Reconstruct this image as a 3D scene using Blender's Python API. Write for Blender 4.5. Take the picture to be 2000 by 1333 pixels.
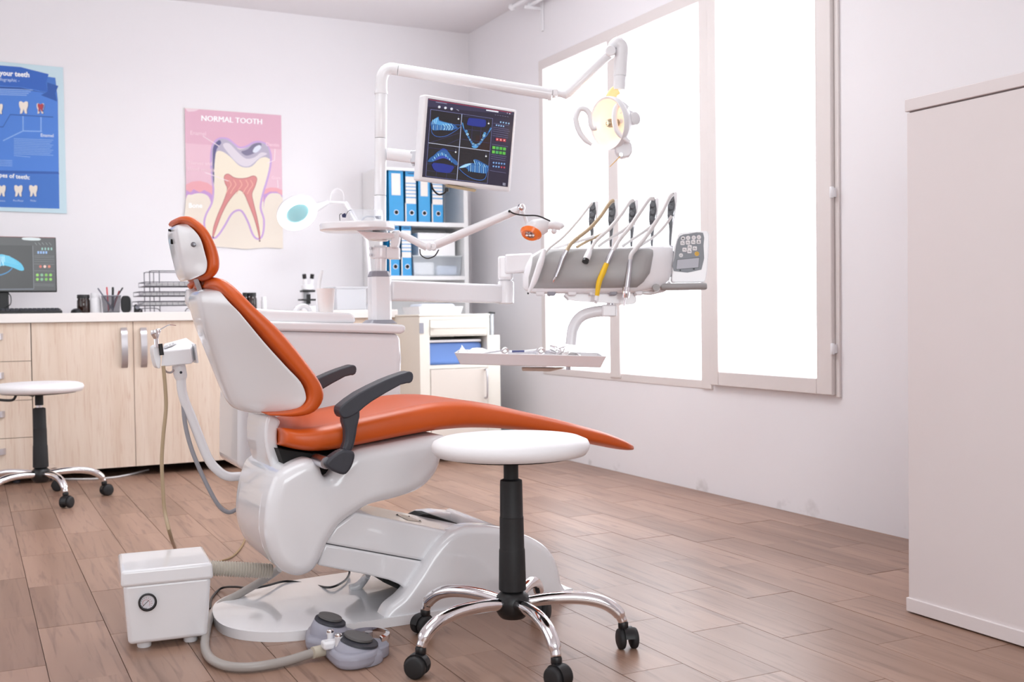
import bpy, bmesh, math, random
from mathutils import Vector, Matrix
random.seed(7)
for o in list(bpy.data.objects): bpy.data.objects.remove(o)
SC = bpy.context.scene
COL = SC.collection
# ------------------------------------------------------------------ camera
YAW, PIT, ROL, FPX, HC = 0.4652276, 0.02554667, -0.01326625, 2120.41, 0.85
_f = Vector((math.sin(YAW), math.cos(YAW), 0)); _r = Vector((math.cos(YAW), -math.sin(YAW), 0)); _u = Vector((0, 0, 1))
CF = _f*math.cos(PIT) - _u*math.sin(PIT); _u2 = _u*math.cos(PIT) + _f*math.sin(PIT)
CR = _r*math.cos(ROL) + _u2*math.sin(ROL); CU = _u2*math.cos(ROL) - _r*math.sin(ROL)
CP = Vector((0, 0, HC))
cd = bpy.data.cameras.new('camera'); cam = bpy.data.objects.new('camera', cd); COL.objects.link(cam)
cam.matrix_world = Matrix(((CR.x, CU.x, -CF.x, 0), (CR.y, CU.y, -CF.y, 0), (CR.z, CU.z, -CF.z, HC), (0, 0, 0, 1)))
cd.sensor_width = 36; cd.lens = 36*FPX/2000; cd.clip_start = .05
cd.dof.use_dof = True; cd.dof.focus_distance = 3.0; cd.dof.aperture_fstop = 5.0
SC.camera = cam
# ------------------------------------------------------------------ light
w = bpy.data.worlds.new('world'); SC.world = w; w.use_nodes = True
w.node_tree.nodes['Background'].inputs[0].default_value = (.95, .97, 1, 1); w.node_tree.nodes['Background'].inputs[1].default_value = 1.0
SC.view_settings.view_transform = 'Standard'; SC.view_settings.look = 'None'
SC.view_settings.exposure = 0.12; SC.view_settings.gamma = 1; SC.view_settings.use_curve_mapping = False
def area(name, loc, rot, sx, sy, power, col):
    l = bpy.data.lights.new(name, 'AREA'); l.shape = 'RECTANGLE'; l.size = sx; l.size_y = sy; l.energy = power; l.color = col
    o = bpy.data.objects.new(name, l); COL.objects.link(o); o.location = loc; o.rotation_euler = rot; return o
# ceiling lamp and left window assumed out of view; the others are added fill
area('ceiling_area_light', (.2, 2.4, 2.70), (0, 0, 0), 1.4, 1.4, 16, (.90, .98, 1))
area('ceiling_area_light', (1.6, 4.1, 2.70), (0, 0, 0), 1.0, 1.2, 19, (.90, .98, 1))  # added to brighten the far corner, no fixture seen there
area('ceiling_fill_uplight', (1.25, 4.45, 2.36), (math.radians(180), 0, 0), .6, .6, 27, (.93, .98, 1))  # unseen upward fill, added to lift the ceiling and corner
area('left_window_light', (-1.93, 4.2, 1.5), (0, math.radians(-90), 0), 1.8, 2.6, 15, (.90, .99, 1))
area('rear_fill_light', (.2, -1.4, 1.6), (math.radians(90), 0, 0), 2.6, 1.6, 58, (.90, .98, 1))  # unseen fill added behind the camera for the surfaces facing it
WIN_E = 3.1
# ------------------------------------------------------------------ pixel helpers: a sight line cut with a real plane of the room
def ray(px, py): return CF + CR*((px-1000)/FPX) - CU*((py-666.5)/FPX)
def AY(px, py, Y): d = ray(px, py); return CP + d*(Y/d.y)
def AX(px, py, X): d = ray(px, py); return CP + d*(X/d.x)
def AZ(px, py, Z): d = ray(px, py); return CP + d*((Z-HC)/d.z)
def AD(px, py, D): return CP + ray(px, py)*D
V = Vector
# ------------------------------------------------------------------ materials
MATS = {}
def lin(c):
    if isinstance(c, str):
        c = c.lstrip('#'); c = [int(c[i:i+2], 16)/255 for i in (0, 2, 4)]
        c = [x/12.92 if x <= .04045 else ((x+.055)/1.055)**2.4 for x in c]
    return (c[0], c[1], c[2], 1)
def mat(name, col, rough=.5, metal=0, emit=0, alpha=1, trans=0, coat=0, bump=0, bscale=200, spec=.5, ecol=None, vary=0, sss=0):
    if name in MATS: return MATS[name]
    m = bpy.data.materials.new(name); m.use_nodes = True; nt = m.node_tree; b = nt.nodes['Principled BSDF']
    b.inputs['Base Color'].default_value = lin(col); b.inputs['Roughness'].default_value = rough; b.inputs['Metallic'].default_value = metal
    b.inputs['Alpha'].default_value = alpha; b.inputs['Transmission Weight'].default_value = trans; b.inputs['Coat Weight'].default_value = coat
    b.inputs['Specular IOR Level'].default_value = spec
    if emit: b.inputs['Emission Color'].default_value = lin(ecol or col); b.inputs['Emission Strength'].default_value = emit
    tc = nt.nodes.new('ShaderNodeTexCoord')
    if vary:
        n = nt.nodes.new('ShaderNodeTexNoise'); n.inputs['Scale'].default_value = 6; n.inputs['Detail'].default_value = 4
        nt.links.new(tc.outputs['Object'], n.inputs['Vector'])
        mx = nt.nodes.new('ShaderNodeMix'); mx.data_type = 'RGBA'; mx.inputs['A'].default_value = lin(col)
        c = lin(col); mx.inputs['B'].default_value = (c[0]*(1-vary), c[1]*(1-vary), c[2]*(1-vary), 1)
        nt.links.new(n.outputs['Fac'], mx.inputs['Factor']); nt.links.new(mx.outputs['Result'], b.inputs['Base Color'])
    if bump:
        n = nt.nodes.new('ShaderNodeTexNoise'); n.inputs['Scale'].default_value = bscale; nt.links.new(tc.outputs['Object'], n.inputs['Vector'])
        bp = nt.nodes.new('ShaderNodeBump'); bp.inputs['Strength'].default_value = bump; bp.inputs['Distance'].default_value = .002
        nt.links.new(n.outputs['Fac'], bp.inputs['Height']); nt.links.new(bp.outputs['Normal'], b.inputs['Normal'])
    MATS[name] = m; return m
def glassmat(name, col, alpha=.25, rough=.03):
    return mat(name, col, rough, alpha=alpha, spec=.8)
def wood(name, c1, c2, c3, scale, axis, rough=.45, island=0, coat=0, spec=.5):
    m = bpy.data.materials.new(name); m.use_nodes = True; nt = m.node_tree; N = nt.nodes; Lk = nt.links; b = N['Principled BSDF']
    tc = N.new('ShaderNodeTexCoord'); mp = N.new('ShaderNodeMapping')
    sc = [scale]*3; sc[axis] = scale*.06; mp.inputs['Scale'].default_value = sc
    Lk.new(tc.outputs['Object'], mp.inputs['Vector'])
    vec = mp.outputs['Vector']
    if island:
        oi = N.new('ShaderNodeObjectInfo'); mul = N.new('ShaderNodeVectorMath'); mul.operation = 'SCALE'; cmb = N.new('ShaderNodeCombineXYZ')
        for i in range(3): Lk.new(oi.outputs['Random'], cmb.inputs[i])
        Lk.new(cmb.outputs[0], mul.inputs[0]); mul.inputs['Scale'].default_value = 60
        add = N.new('ShaderNodeVectorMath'); Lk.new(vec, add.inputs[0]); Lk.new(mul.outputs[0], add.inputs[1]); vec = add.outputs[0]
    n1 = N.new('ShaderNodeTexNoise'); n1.inputs['Scale'].default_value = 1.0; n1.inputs['Detail'].default_value = 3; n1.inputs['Distortion'].default_value = .6; Lk.new(vec, n1.inputs['Vector'])
    n2 = N.new('ShaderNodeTexNoise'); n2.inputs['Scale'].default_value = 7.5; n2.inputs['Detail'].default_value = 5; n2.inputs['Distortion'].default_value = .8; Lk.new(vec, n2.inputs['Vector'])
    r1 = N.new('ShaderNodeValToRGB'); r1.color_ramp.elements[0].position = .32; r1.color_ramp.elements[1].position = .68
    r1.color_ramp.elements[0].color = lin(c1); r1.color_ramp.elements[1].color = lin(c2); Lk.new(n1.outputs['Fac'], r1.inputs[0])
    r2 = N.new('ShaderNodeValToRGB'); r2.color_ramp.elements[0].position = .52; r2.color_ramp.elements[1].position = .78
    r2.color_ramp.elements[0].color = (0, 0, 0, 1); r2.color_ramp.elements[1].color = (.8, .8, .8, 1); Lk.new(n2.outputs['Fac'], r2.inputs[0])
    mx = N.new('ShaderNodeMix'); mx.data_type = 'RGBA'; Lk.new(r2.outputs[0], mx.inputs['Factor']); Lk.new(r1.outputs[0], mx.inputs['A']); mx.inputs['B'].default_value = lin(c3)
    out = mx.outputs['Result']
    if island:
        hs = N.new('ShaderNodeHueSaturation'); ml = N.new('ShaderNodeMath'); ml.operation = 'MULTIPLY_ADD'; Lk.new(oi.outputs['Random'], ml.inputs[0])
        ml.inputs[1].default_value = .10; ml.inputs[2].default_value = .95; Lk.new(ml.outputs[0], hs.inputs['Value']); Lk.new(out, hs.inputs['Color']); out = hs.outputs[0]
    Lk.new(out, b.inputs['Base Color']); b.inputs['Roughness'].default_value = rough; b.inputs['Coat Weight'].default_value = coat; b.inputs['Specular IOR Level'].default_value = spec
    bp = N.new('ShaderNodeBump'); bp.inputs['Strength'].default_value = .12; bp.inputs['Distance'].default_value = .001; Lk.new(n2.outputs['Fac'], bp.inputs['Height']); Lk.new(bp.outputs[0], b.inputs['Normal'])
    MATS[name] = m; return m
W_FIB = mat('white_fibreglass', '#efedf0', .16, coat=.5)
W_PLA = mat('white_plastic', '#f0eef1', .32)
W_PNT = mat('white_painted_metal', '#efedf0', .22, coat=.3)
W_SKIN = mat('white_vinyl', '#f4f0f2', .5, bump=.08, bscale=400)
ORANGE = mat('orange_vinyl', '#d65a18', .40, bump=.1, bscale=300, vary=.08)
DGREY = mat('dark_grey_rubber', '#37373f', .5, bump=.15, bscale=500)
GREY = mat('grey_plastic', '#96959f', .4)
BLACK = mat('black_plastic', '#161517', .4)
BLKRUB = mat('black_rubber', '#1d1c1e', .6)
DARK = mat('dark_void', '#0b0a0a', .8)
CHROME = mat('chrome', '#f0eef0', .06, metal=1)
STEEL = mat('brushed_steel', '#c9c7cc', .28, metal=1)
IVORY = mat('ivory_lacquer', '#e9e3d9', .35)
PAPER = mat('white_paper', '#f5f3f4', .8)
HOSEW = mat('white_hose', '#dcd8d8', .35)
HOSET = mat('tan_hose', '#b39c7e', .35)
HOSEG = mat('grey_hose', '#a8a09b', .3)
# ------------------------------------------------------------------ object helpers
ORG = {}
def root(name, label, cat, loc, group=None):
    o = bpy.data.objects.new(name, None); o.empty_display_size = .05; COL.objects.link(o); o.location = loc; ORG[o.name] = V(loc)
    o['label'] = label; o['category'] = cat
    if group: o['group'] = group
    return o
def part(name, bm, m, parent=None, label=None, bevel=0, seg=3, smooth=40, kind=None, loc=None, subd=0):
    """links a bmesh given in room coordinates as one mesh object"""
    org = ORG[parent.name] if parent else (V(loc) if loc is not None else V((0, 0, 0)))
    bmesh.ops.translate(bm, verts=bm.verts, vec=-org)
    bmesh.ops.recalc_face_normals(bm, faces=bm.faces)
    me = bpy.data.meshes.new(name); bm.to_mesh(me); bm.free()
    ms = m if isinstance(m, (list, tuple)) else [m]
    for x in ms: me.materials.append(x)
    o = bpy.data.objects.new(name, me); COL.objects.link(o)
    if parent: o.parent = parent
    else: o.location = org
    ORG[o.name] = org
    if bevel:
        b = o.modifiers.new('bevel', 'BEVEL'); b.width = bevel; b.segments = seg; b.limit_method = 'ANGLE'; b.angle_limit = math.radians(35); b.use_clamp_overlap = True; b.harden_normals = False
    if subd:
        s = o.modifiers.new('sub', 'SUBSURF'); s.levels = subd; s.render_levels = subd
    if smooth:
        for p in me.polygons: p.use_smooth = True
        if smooth < 180: me.set_sharp_from_angle(angle=math.radians(smooth if not bevel else 60))
    if label: o['label'] = label
    if kind: o['kind'] = kind
    return o
def tag(o, label, cat, group=None):
    o['label'] = label; o['category'] = cat
    if group: o['group'] = group
    return o
def single(name, bm, m, label, cat, loc, group=None, **k):
    return tag(part(name, bm, m, None, loc=loc, **k), label, cat, group)
def dup(r, off, label=None, rotz=0):
    def cp(o, par):
        c = o.copy(); COL.objects.link(c)
        if par: c.parent = par
        for ch in list(o.children): cp(ch, c)
        return c
    n = cp(r, None); n.location = V(r.location)+V(off); n.rotation_euler = (0, 0, rotz)
    ORG[n.name] = n.location.copy()
    if label: n['label'] = label
    return n
def B(): return bmesh.new()
def box(bm, a, b, mi=0):
    xs = (min(a[0], b[0]), max(a[0], b[0])); ys = (min(a[1], b[1]), max(a[1], b[1])); zs = (min(a[2], b[2]), max(a[2], b[2]))
    v = [bm.verts.new((x, y, z)) for z in zs for y in ys for x in xs]
    for f in ((0, 2, 3, 1), (4, 5, 7, 6), (0, 1, 5, 4), (2, 6, 7, 3), (0, 4, 6, 2), (1, 3, 7, 5)):
        bm.faces.new([v[i] for i in f]).material_index = mi
    return bm
def fbox(bm, o, ax, ay, az, lo, hi, mi=0):
    """box in a local frame: origin o, unit axes, lo/hi corners"""
    v = []
    for z in (lo[2], hi[2]):
        for y in (lo[1], hi[1]):
            for x in (lo[0], hi[0]): v.append(bm.verts.new(o+ax*x+ay*y+az*z))
    for f in ((0, 2, 3, 1), (4, 5, 7, 6), (0, 1, 5, 4), (2, 6, 7, 3), (0, 4, 6, 2), (1, 3, 7, 5)):
        bm.faces.new([v[i] for i in f]).material_index = mi
    return bm
def crs(pts, n=6, closed=False):
    pts = [V(p) for p in pts]; out = []; k = len(pts)
    rng = range(k) if closed else range(k-1)
    for i in rng:
        if closed: p0, p1, p2, p3 = pts[i-1], pts[i], pts[(i+1) % k], pts[(i+2) % k]
        else:
            p1, p2 = pts[i], pts[i+1]; p0 = pts[i-1] if i else p1*2-p2; p3 = pts[i+2] if i+2 < k else p2*2-p1
        for j in range(n):
            t = j/n; out.append(.5*((2*p1)+(p2-p0)*t+(2*p0-5*p1+4*p2-p3)*t*t+(3*p1-p0-3*p2+p3)*t*t*t))
    if not closed: out.append(pts[-1])
    return out
def resample(pts, n):
    L = [0]
    for a, b in zip(pts, pts[1:]): L.append(L[-1]+(b-a).length)
    out = []; i = 0
    for k in range(n):
        s = L[-1]*k/(n-1)
        while i < len(L)-2 and L[i+1] < s: i += 1
        d = L[i+1]-L[i]; t = 0 if d < 1e-9 else min(1, (s-L[i])/d); out.append(pts[i].lerp(pts[i+1], t))
    return out
def loft(bm, rings, cap=True, mi=0, closed=True):
    R = [[bm.verts.new(p) for p in r] for r in rings]; n = len(R[0])
    for a, b in zip(R, R[1:]):
        for i in range(n if closed else n-1):
            j = (i+1) % n
            bm.faces.new((a[i], a[j], b[j], b[i])).material_index = mi
    if cap:
        bm.faces.new(R[0]).material_index = mi; bm.faces.new(R[-1][::-1]).material_index = mi
    return bm
def tube(bm, pts, r, n=12, mi=0, cap=True, flat=None):
    pts = [V(p) for p in pts]; k = len(pts)
    rs = r if isinstance(r, (list, tuple)) else [r]*k
    T = []
    for i in range(k):
        t = (pts[min(i+1, k-1)]-pts[max(i-1, 0)]); T.append(t.normalized() if t.length > 1e-9 else V((0, 0, 1)))
    a = V((0, 0, 1)) if abs(T[0].z) < .9 else V((1, 0, 0))
    nrm = (a-T[0]*a.dot(T[0])).normalized(); rings = []
    for i in range(k):
        nrm = (nrm-T[i]*nrm.dot(T[i])).normalized(); bn = T[i].cross(nrm)
        ra = rs[i]; rb = ra*(flat if flat else 1)
        rings.append([pts[i]+nrm*(math.cos(2*math.pi*j/n)*ra)+bn*(math.sin(2*math.pi*j/n)*rb) for j in range(n)])
    return loft(bm, rings, cap, mi)
def rtube(bm, pts, r, n=12, mi=0, sub=6): # smooth curve; r scalar or per control point
    c = crs(pts, sub)
    if isinstance(r, (list, tuple)):
        rr = []
        for i in range(len(r)-1):
            for j in range(sub): rr.append(r[i]+(r[i+1]-r[i])*j/sub)
        rr.append(r[-1]); r = rr
    return tube(bm, c, r, n, mi)
def lathe(bm, o, prof, ax=V((0, 0, 1)), n=32, mi=0, cap=True):
    """prof: (radius, height) along axis ax from o"""
    ax = V(ax).normalized(); a = V((0, 0, 1)) if abs(ax.z) < .9 else V((1, 0, 0)); u = (a-ax*a.dot(ax)).normalized(); v = ax.cross(u)
    rings = [[V(o)+ax*h+(u*math.cos(2*math.pi*j/n)+v*math.sin(2*math.pi*j/n))*max(r, .0002) for j in range(n)] for r, h in prof]
    return loft(bm, rings, cap, mi)
def prism(bm, outline, y0, y1, mi=0):
    """outline: 3D points (only x,z used), extruded from y0 to y1"""
    a = [bm.verts.new((p[0], y0, p[2])) for p in outline]; b = [bm.verts.new((p[0], y1, p[2])) for p in outline]; n = len(a)
    bm.faces.new(a).material_index = mi; bm.faces.new(b[::-1]).material_index = mi
    for i in range(n):
        j = (i+1) % n; bm.faces.new((a[i], b[i], b[j], a[j])).material_index = mi
    return bm
def exn(bm, outline, vec, mi=0):
    """extrude planar outline of 3D points by vec"""
    a = [bm.verts.new(p) for p in outline]; b = [bm.verts.new(V(p)+V(vec)) for p in outline]; n = len(a)
    bm.faces.new(a).material_index = mi; bm.faces.new(b[::-1]).material_index = mi
    for i in range(n):
        j = (i+1) % n; bm.faces.new((a[i], b[i], b[j], a[j])).material_index = mi
    return bm
def sphere(bm, c, r, mi=0, n=16, sc=(1, 1, 1)):
    prof = [(math.sin(math.pi*i/n)*r, -math.cos(math.pi*i/n)*r) for i in range(n+1)]
    rings = [[V(c)+V((math.cos(2*math.pi*j/n)*q*sc[0], math.sin(2*math.pi*j/n)*q*sc[1], h*sc[2])) for j in range(n)] for q, h in prof[1:-1]]
    return loft(bm, rings, True, mi)
def pY(pts, Y, n=5, closed=True):
    return crs([AY(x, y, Y) for x, y in pts], n, closed)
def sgn(x, e): return math.copysign(abs(x)**e, x)
def band(bm, A, Bp, hw, cy, N=28, e=3.2, n=28, tb=1.0):
    """loft between two outlines A,B traced in pixels on the near side; hw: half width list or scalar"""
    hs = hw if isinstance(hw, (list, tuple)) else [hw]*len(A)
    hb = hs if isinstance(hw, (list, tuple)) and len(hs) == len(Bp) else [hs[0]+(hs[-1]-hs[0])*i/(len(Bp)-1) for i in range(len(Bp))]
    a = resample(crs([AY(x, y, cy-h) for (x, y), h in zip(A, hs)], 6), N); b = resample(crs([AY(x, y, cy-h*tb) for (x, y), h in zip(Bp, hb)], 6), N)
    rings = []
    for p, q in zip(a, b):
        h = cy-p.y; c = (p+q)/2; c.y = cy; d = (q-p)/2; d.y = 0
        rings.append([c+d*sgn(math.cos(t), 2/e)+V((0, h*sgn(math.sin(t), 2/e), 0)) for t in [2*math.pi*(k+.5)/n for k in range(n)]])
    return loft(bm, rings)
def pillow(bm, outline, y0, y1, r, seg=7, rfar=None):
    """slab in the XZ plane between y0 and y1 with fully rounded rims of radius r"""
    pts = [V((p[0], 0, p[2])) for p in outline]; n = len(pts)
    A_ = sum(pts[i].x*pts[(i+1) % n].z-pts[(i+1) % n].x*pts[i].z for i in range(n))
    if A_ < 0: pts = pts[::-1]
    N_ = []
    for i in range(n):
        t = (pts[(i+2) % n]-pts[i-2]); t.normalize(); N_.append(V((-t.z, 0, t.x)))   # inward for counter-clockwise
    def radii(R_):
        out = []
        for i in range(n):
            q = R_
            while q > .0015:
                c = pts[i]+N_[i]*q
                if min((c-pts[j]).length_squared for j in range(n)) >= (q*.97)**2: break
                q *= .8
            out.append(q*.85)
        for _ in range(5): out = [min(out[i], (out[i-1]+out[i]+out[(i+1) % n])/3+.0005) for i in range(n)]
        return out
    rn = radii(r); rf = radii(rfar if rfar is not None else r); rings = []
    for k in range(seg+1):
        a = math.pi/2*k/seg; rings.append([p+q*(w_*(1-math.sin(a)))+V((0, y0+w_*(1-math.cos(a)), 0)) for p, q, w_ in zip(pts, N_, rn)])
    for k in range(seg, -1, -1):
        a = math.pi/2*k/seg; rings.append([p+q*(w_*(1-math.sin(a)))+V((0, y1-w_*(1-math.cos(a)), 0)) for p, q, w_ in zip(pts, N_, rf)])
    return loft(bm, rings)
# text and flat print
_fc = {}
def text_polys(bm, s, o, ux, uz, size, mi=0, bold=.0, align='LEFT', shear=0, off=V((0, 0, 0))):
    cu = bpy.data.curves.new('t', 'FONT'); cu.body = s; cu.size = 1; cu.offset = bold; cu.align_x = align; cu.resolution_u = 2; cu.shear = shear
    ob = bpy.data.objects.new('t', cu); COL.objects.link(ob)
    dg = bpy.context.evaluated_depsgraph_get(); me = bpy.data.meshes.new_from_object(ob.evaluated_get(dg))
    vs = [bm.verts.new(o+ux*(v.co.x*size)+uz*(v.co.y*size)+off) for v in me.vertices]
    for p in me.polygons:
        try: bm.faces.new([vs[i] for i in p.vertices]).material_index = mi
        except ValueError: pass
    bpy.data.objects.remove(ob); bpy.data.curves.remove(cu); bpy.data.meshes.remove(me)
class Art:
    """flat coloured print built as thin stacked shapes on one plane"""
    def __init__(s, fn, nrm, step=.00005, emit=0, rough=.5):
        s.bm = bmesh.new(); s.fn = fn; s.n = nrm; s.step = step; s.m = []; s.names = []; s.emit = emit; s.rough = rough; s.k = 0
    def mi(s, c):
        if c not in s.names:
            s.names.append(c); s.m.append(mat(('screen_' if s.emit else 'print_')+c.strip('#'), c, s.rough, emit=s.emit) if not s.emit else mat('screen_'+c.strip('#'), '#050505', .25, emit=s.emit, ecol=c))
        return s.names.index(c)
    def P(s, x, y): return s.fn(x, y)+s.n*(s.step*s.k)
    def poly(s, pts, c, smooth=0, up=1):
        s.k += up
        p = [V((x, y, 0)) for x, y in pts]
        if smooth: p = crs(p, smooth, True)
        s.bm.faces.new([s.bm.verts.new(s.P(q.x, q.y)) for q in p]).material_index = s.mi(c); return s
    def rect(s, x0, y0, x1, y1, c, up=1): return s.poly([(x0, y0), (x1, y0), (x1, y1), (x0, y1)], c, up=up)
    def line(s, pts, wd, c, smooth=0, up=1, closed=False):
        s.k += up
        p = [V((x, y, 0)) for x, y in pts]
        if smooth: p = crs(p, smooth, closed)
        if closed: p.append(p[0])
        i = s.mi(c); n = len(p); L = []; R = []
        for a in range(n):
            t = p[min(a+1, n-1)]-p[max(a-1, 0)]; t = t.normalized() if t.length > 0 else V((1, 0, 0)); q = V((-t.y, t.x, 0))*wd/2
            L.append(s.bm.verts.new(s.P(*(p[a]+q).xy))); R.append(s.bm.verts.new(s.P(*(p[a]-q).xy)))
        for a in range(n-1): s.bm.faces.new((L[a], L[a+1], R[a+1], R[a])).material_index = i
        return s
    def disc(s, x, y, r, c, ry=None, up=1, n=16):
        ry = ry or r; return s.poly([(x+r*math.cos(2*math.pi*i/n), y+ry*math.sin(2*math.pi*i/n)) for i in range(n)], c, up=up)
    def text(s, t, x, y, size, c, bold=0, dx=(1, 0), shear=0, align='LEFT', up=1):
        s.k += up
        o = s.P(x, y); ux = s.P(x+dx[0], y+dx[1])-o; uz = s.P(x-dx[1]*-0, y-1)-o
        text_polys(s.bm, t, o, ux, uz, size, s.mi(c), bold, align, shear); return s
    def done(s, name, parent): return part(name, s.bm, s.m, parent, smooth=0)
# ================================================================== SETTING
XW, YB, ZC, XL, YF = 3.077, 6.728, 2.745, -2.0, -1.5
def wallmat(name, col, grime=False):
    m = mat(name, col, .75, bump=.12, bscale=60)
    if grime:
        nt = m.node_tree; N = nt.nodes; L = nt.links; b = N['Principled BSDF']; tc = N.new('ShaderNodeTexCoord'); sx = N.new('ShaderNodeSeparateXYZ'); L.new(tc.outputs['Object'], sx.inputs[0])
        n = N.new('ShaderNodeTexNoise'); n.inputs['Scale'].default_value = 7; n.inputs['Detail'].default_value = 8; L.new(tc.outputs['Object'], n.inputs['Vector'])
        mr = N.new('ShaderNodeMapRange'); mr.inputs[1].default_value = .12; mr.inputs[2].default_value = 0; L.new(sx.outputs[2], mr.inputs[0])
        mr2 = N.new('ShaderNodeMapRange'); mr2.inputs[1].default_value = .60; mr2.inputs[2].default_value = .9; L.new(n.outputs['Fac'], mr2.inputs[0])
        mm = N.new('ShaderNodeMath'); mm.operation = 'MULTIPLY'; L.new(mr.outputs[0], mm.inputs[0]); L.new(mr2.outputs[0], mm.inputs[1])
        mx = N.new('ShaderNodeMix'); mx.data_type = 'RGBA'; mx.inputs['A'].default_value = lin(col); mx.inputs['B'].default_value = lin('#8b8076'); L.new(mm.outputs[0], mx.inputs['Factor']); L.new(mx.outputs['Result'], b.inputs['Base Color'])
    return m
WALL = wallmat('wall_paint', '#efebee'); WALLR = wallmat('wall_paint_scuffed', '#efebee', True); CEIL = mat('ceiling_paint', '#ebe6e8', .85)
FLOORW = wood('floor_tile_wood', '#8d6d5c', '#a88674', '#684b3f', 7, 1, rough=.36, island=1)
GROUT = mat('grout', '#5a4238', .8)
def struct(name, bm, m, label=None, **k):
    o = part(name, bm, m, None, loc=(0, 0, 0), smooth=0, **k); o['kind'] = 'structure'
    if label: o['label'] = label
    return o
floor = struct('floor', box(B(), (XL, YF, -.06), (XW, YB, -.004)), GROUT)
TW, TL = .171, .51
gap = .0018; tiles = []
for c in range(-17, 11):
    x0 = 1.865-TW+c*TW; off = 2.338-.1565*c; x1 = min(x0+TW, XW)
    if x0 > XW-.01: continue
    k0 = math.floor((1.15-off)/TL)
    for k in range(k0, 14):
        y0 = off+k*TL; y1 = min(y0+TL, YB)
        if y0 > YB-.02 or y1 < 1.2: continue
        if x1 < -.3 and y1 < 3.0: continue
        tiles.append((x0, y0, x1, y1, y0+TL <= YB and x0+TW <= XW))
full = None
for i, (x0, y0, x1, y1, isfull) in enumerate(tiles):
    if isfull and full is not None:
        o = bpy.data.objects.new('floor_tile', full); COL.objects.link(o)
    else:
        bm = box(B(), (gap/2, gap/2, -.006), (x1-x0-gap/2, y1-y0-gap/2, 0)); me = bpy.data.meshes.new('floor_tile'); bm.to_mesh(me); bm.free(); me.materials.append(FLOORW)
        o = bpy.data.objects.new('floor_tile', me); COL.objects.link(o)
        if isfull: full = me
    o.location = (x0, y0, random.uniform(-.0004, .0004)); o.parent = floor
bm = B()   # the floor behind the camera and far left, past the tiles one can tell apart
for c in range(-30, 11):
    x0 = 1.865-TW+c*TW; off = 2.338-.1565*c
    for k in range(-12, 14):
        y0 = off+k*TL; y1 = min(y0+TL, YB); x1 = min(x0+TW, XW)
        if any(abs(t[0]-x0) < .01 and abs(t[1]-y0) < .01 for t in tiles): continue
        if x0 < XL or y0 < YF or y0 > YB-.02 or x0 > XW-.01: continue
        box(bm, (x0+gap/2, y0+gap/2, -.006), (x1-gap/2, y1-gap/2, 0))
rest = part('floor_tiles_beyond', bm, FLOORW, floor, smooth=0, kind='stuff')
struct('ceiling', box(B(), (XL, YF, ZC), (XW, YB, ZC+.1)), CEIL)
struct('wall_back', box(B(), (XL-.15, YB, -.06), (XW+.15, YB+.15, ZC+.1)), WALL)
struct('wall_left', box(B(), (XL-.15, YF, -.06), (XL, YB, ZC+.1)), WALL)
struct('wall_front', box(B(), (XL-.15, YF-.15, -.06), (XW+.15, YF, ZC+.1)), WALL)
# window openings
A0, A1, AZ0, AZ1 = 4.13, 5.69, .505, 2.30; C0, C1 = 3.30, 4.02
bm = B()
box(bm, (XW, YF, -.06), (XW+.15, YB, AZ0)); box(bm, (XW, YF, 2.32), (XW+.15, YB, ZC+.1))
box(bm, (XW, A1, AZ0), (XW+.15, YB, 2.32)); box(bm, (XW, YF, AZ0), (XW+.15, C0, 2.32)); box(bm, (XW, C1, AZ0), (XW+.15, A0, 2.32))
struct('wall_right', bm, WALLR)
FRAME = mat('window_frame_paint', '#e4dbd9', .5, vary=.06)
FILM = mat('backlit_film', '#ffffff', .6, emit=WIN_E, ecol='#f0f7ff')
FILMD = mat('backlit_film_bar_shadow', '#ffffff', .6, emit=.93, ecol='#ffffff')  # dimmer film colour, painted shadow of the bars behind it
def wavy(bm, y0, y1, z0, z1, x, wl=True, wb=True, amp=.008):
    pts = []
    n = 60
    for i in range(n): # bottom, far(left in view)=y1 to near y0
        t = i/n; pts.append((x, y1+(y0-y1)*t, z0+(amp*math.sin(i*1.1)*math.sin(i*.37) if wb else 0)))
    for i in range(n): t = i/n; pts.append((x, y0, z0+(z1-z0)*t))
    for i in range(n): t = i/n; pts.append((x, y0+(y1-y0)*t, z1))
    for i in range(n*2): t = i/(n*2); pts.append((x, y1+(amp*math.sin(i*.8) if wl and t > .08 else 0), z1+(z0-z1)*t))
    f = bm.faces.new([bm.verts.new(p) for p in pts]); return bm
w1 = root('window_1', 'double casement window with white backlit film behind the instrument console', 'window', (XW, 4.9, AZ0)); del w1['category']; w1['kind'] = 'structure'
px_ = XW-.012
part('frame_board', box(B(), (XW+.03, A0, AZ0), (XW+.06, A1, AZ1)), FRAME, w1, smooth=0)
part('pane', wavy(B(), 4.96, 5.665, .53, 2.287, XW+.022), FILM, w1, smooth=0)
part('pane', wavy(B(), 4.142, 4.835, .53, 2.287, XW+.022), FILM, w1, smooth=0)
part('top_rail', box(B(), (XW-.008, A0-.01, 2.287), (XW+.03, A1+.03, 2.345)), FRAME, w1, bevel=.004)
part('jamb', box(B(), (XW-.006, 5.672, .50), (XW+.03, 5.72, 2.30)), FRAME, w1, bevel=.003)
part('mullion', box(B(), (XW-.012, 4.845, .50), (XW+.035, 4.945, 2.30)), FRAME, w1, bevel=.004)
part('sill_rail', box(B(), (XW-.004, A0-.01, .485), (XW+.03, A1+.02, .525)), FRAME, w1, bevel=.003)
part('jamb', box(B(), (XW-.012, 4.06, .485), (XW+.035, 4.138, 2.30)), FRAME, w1, bevel=.004)
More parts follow.
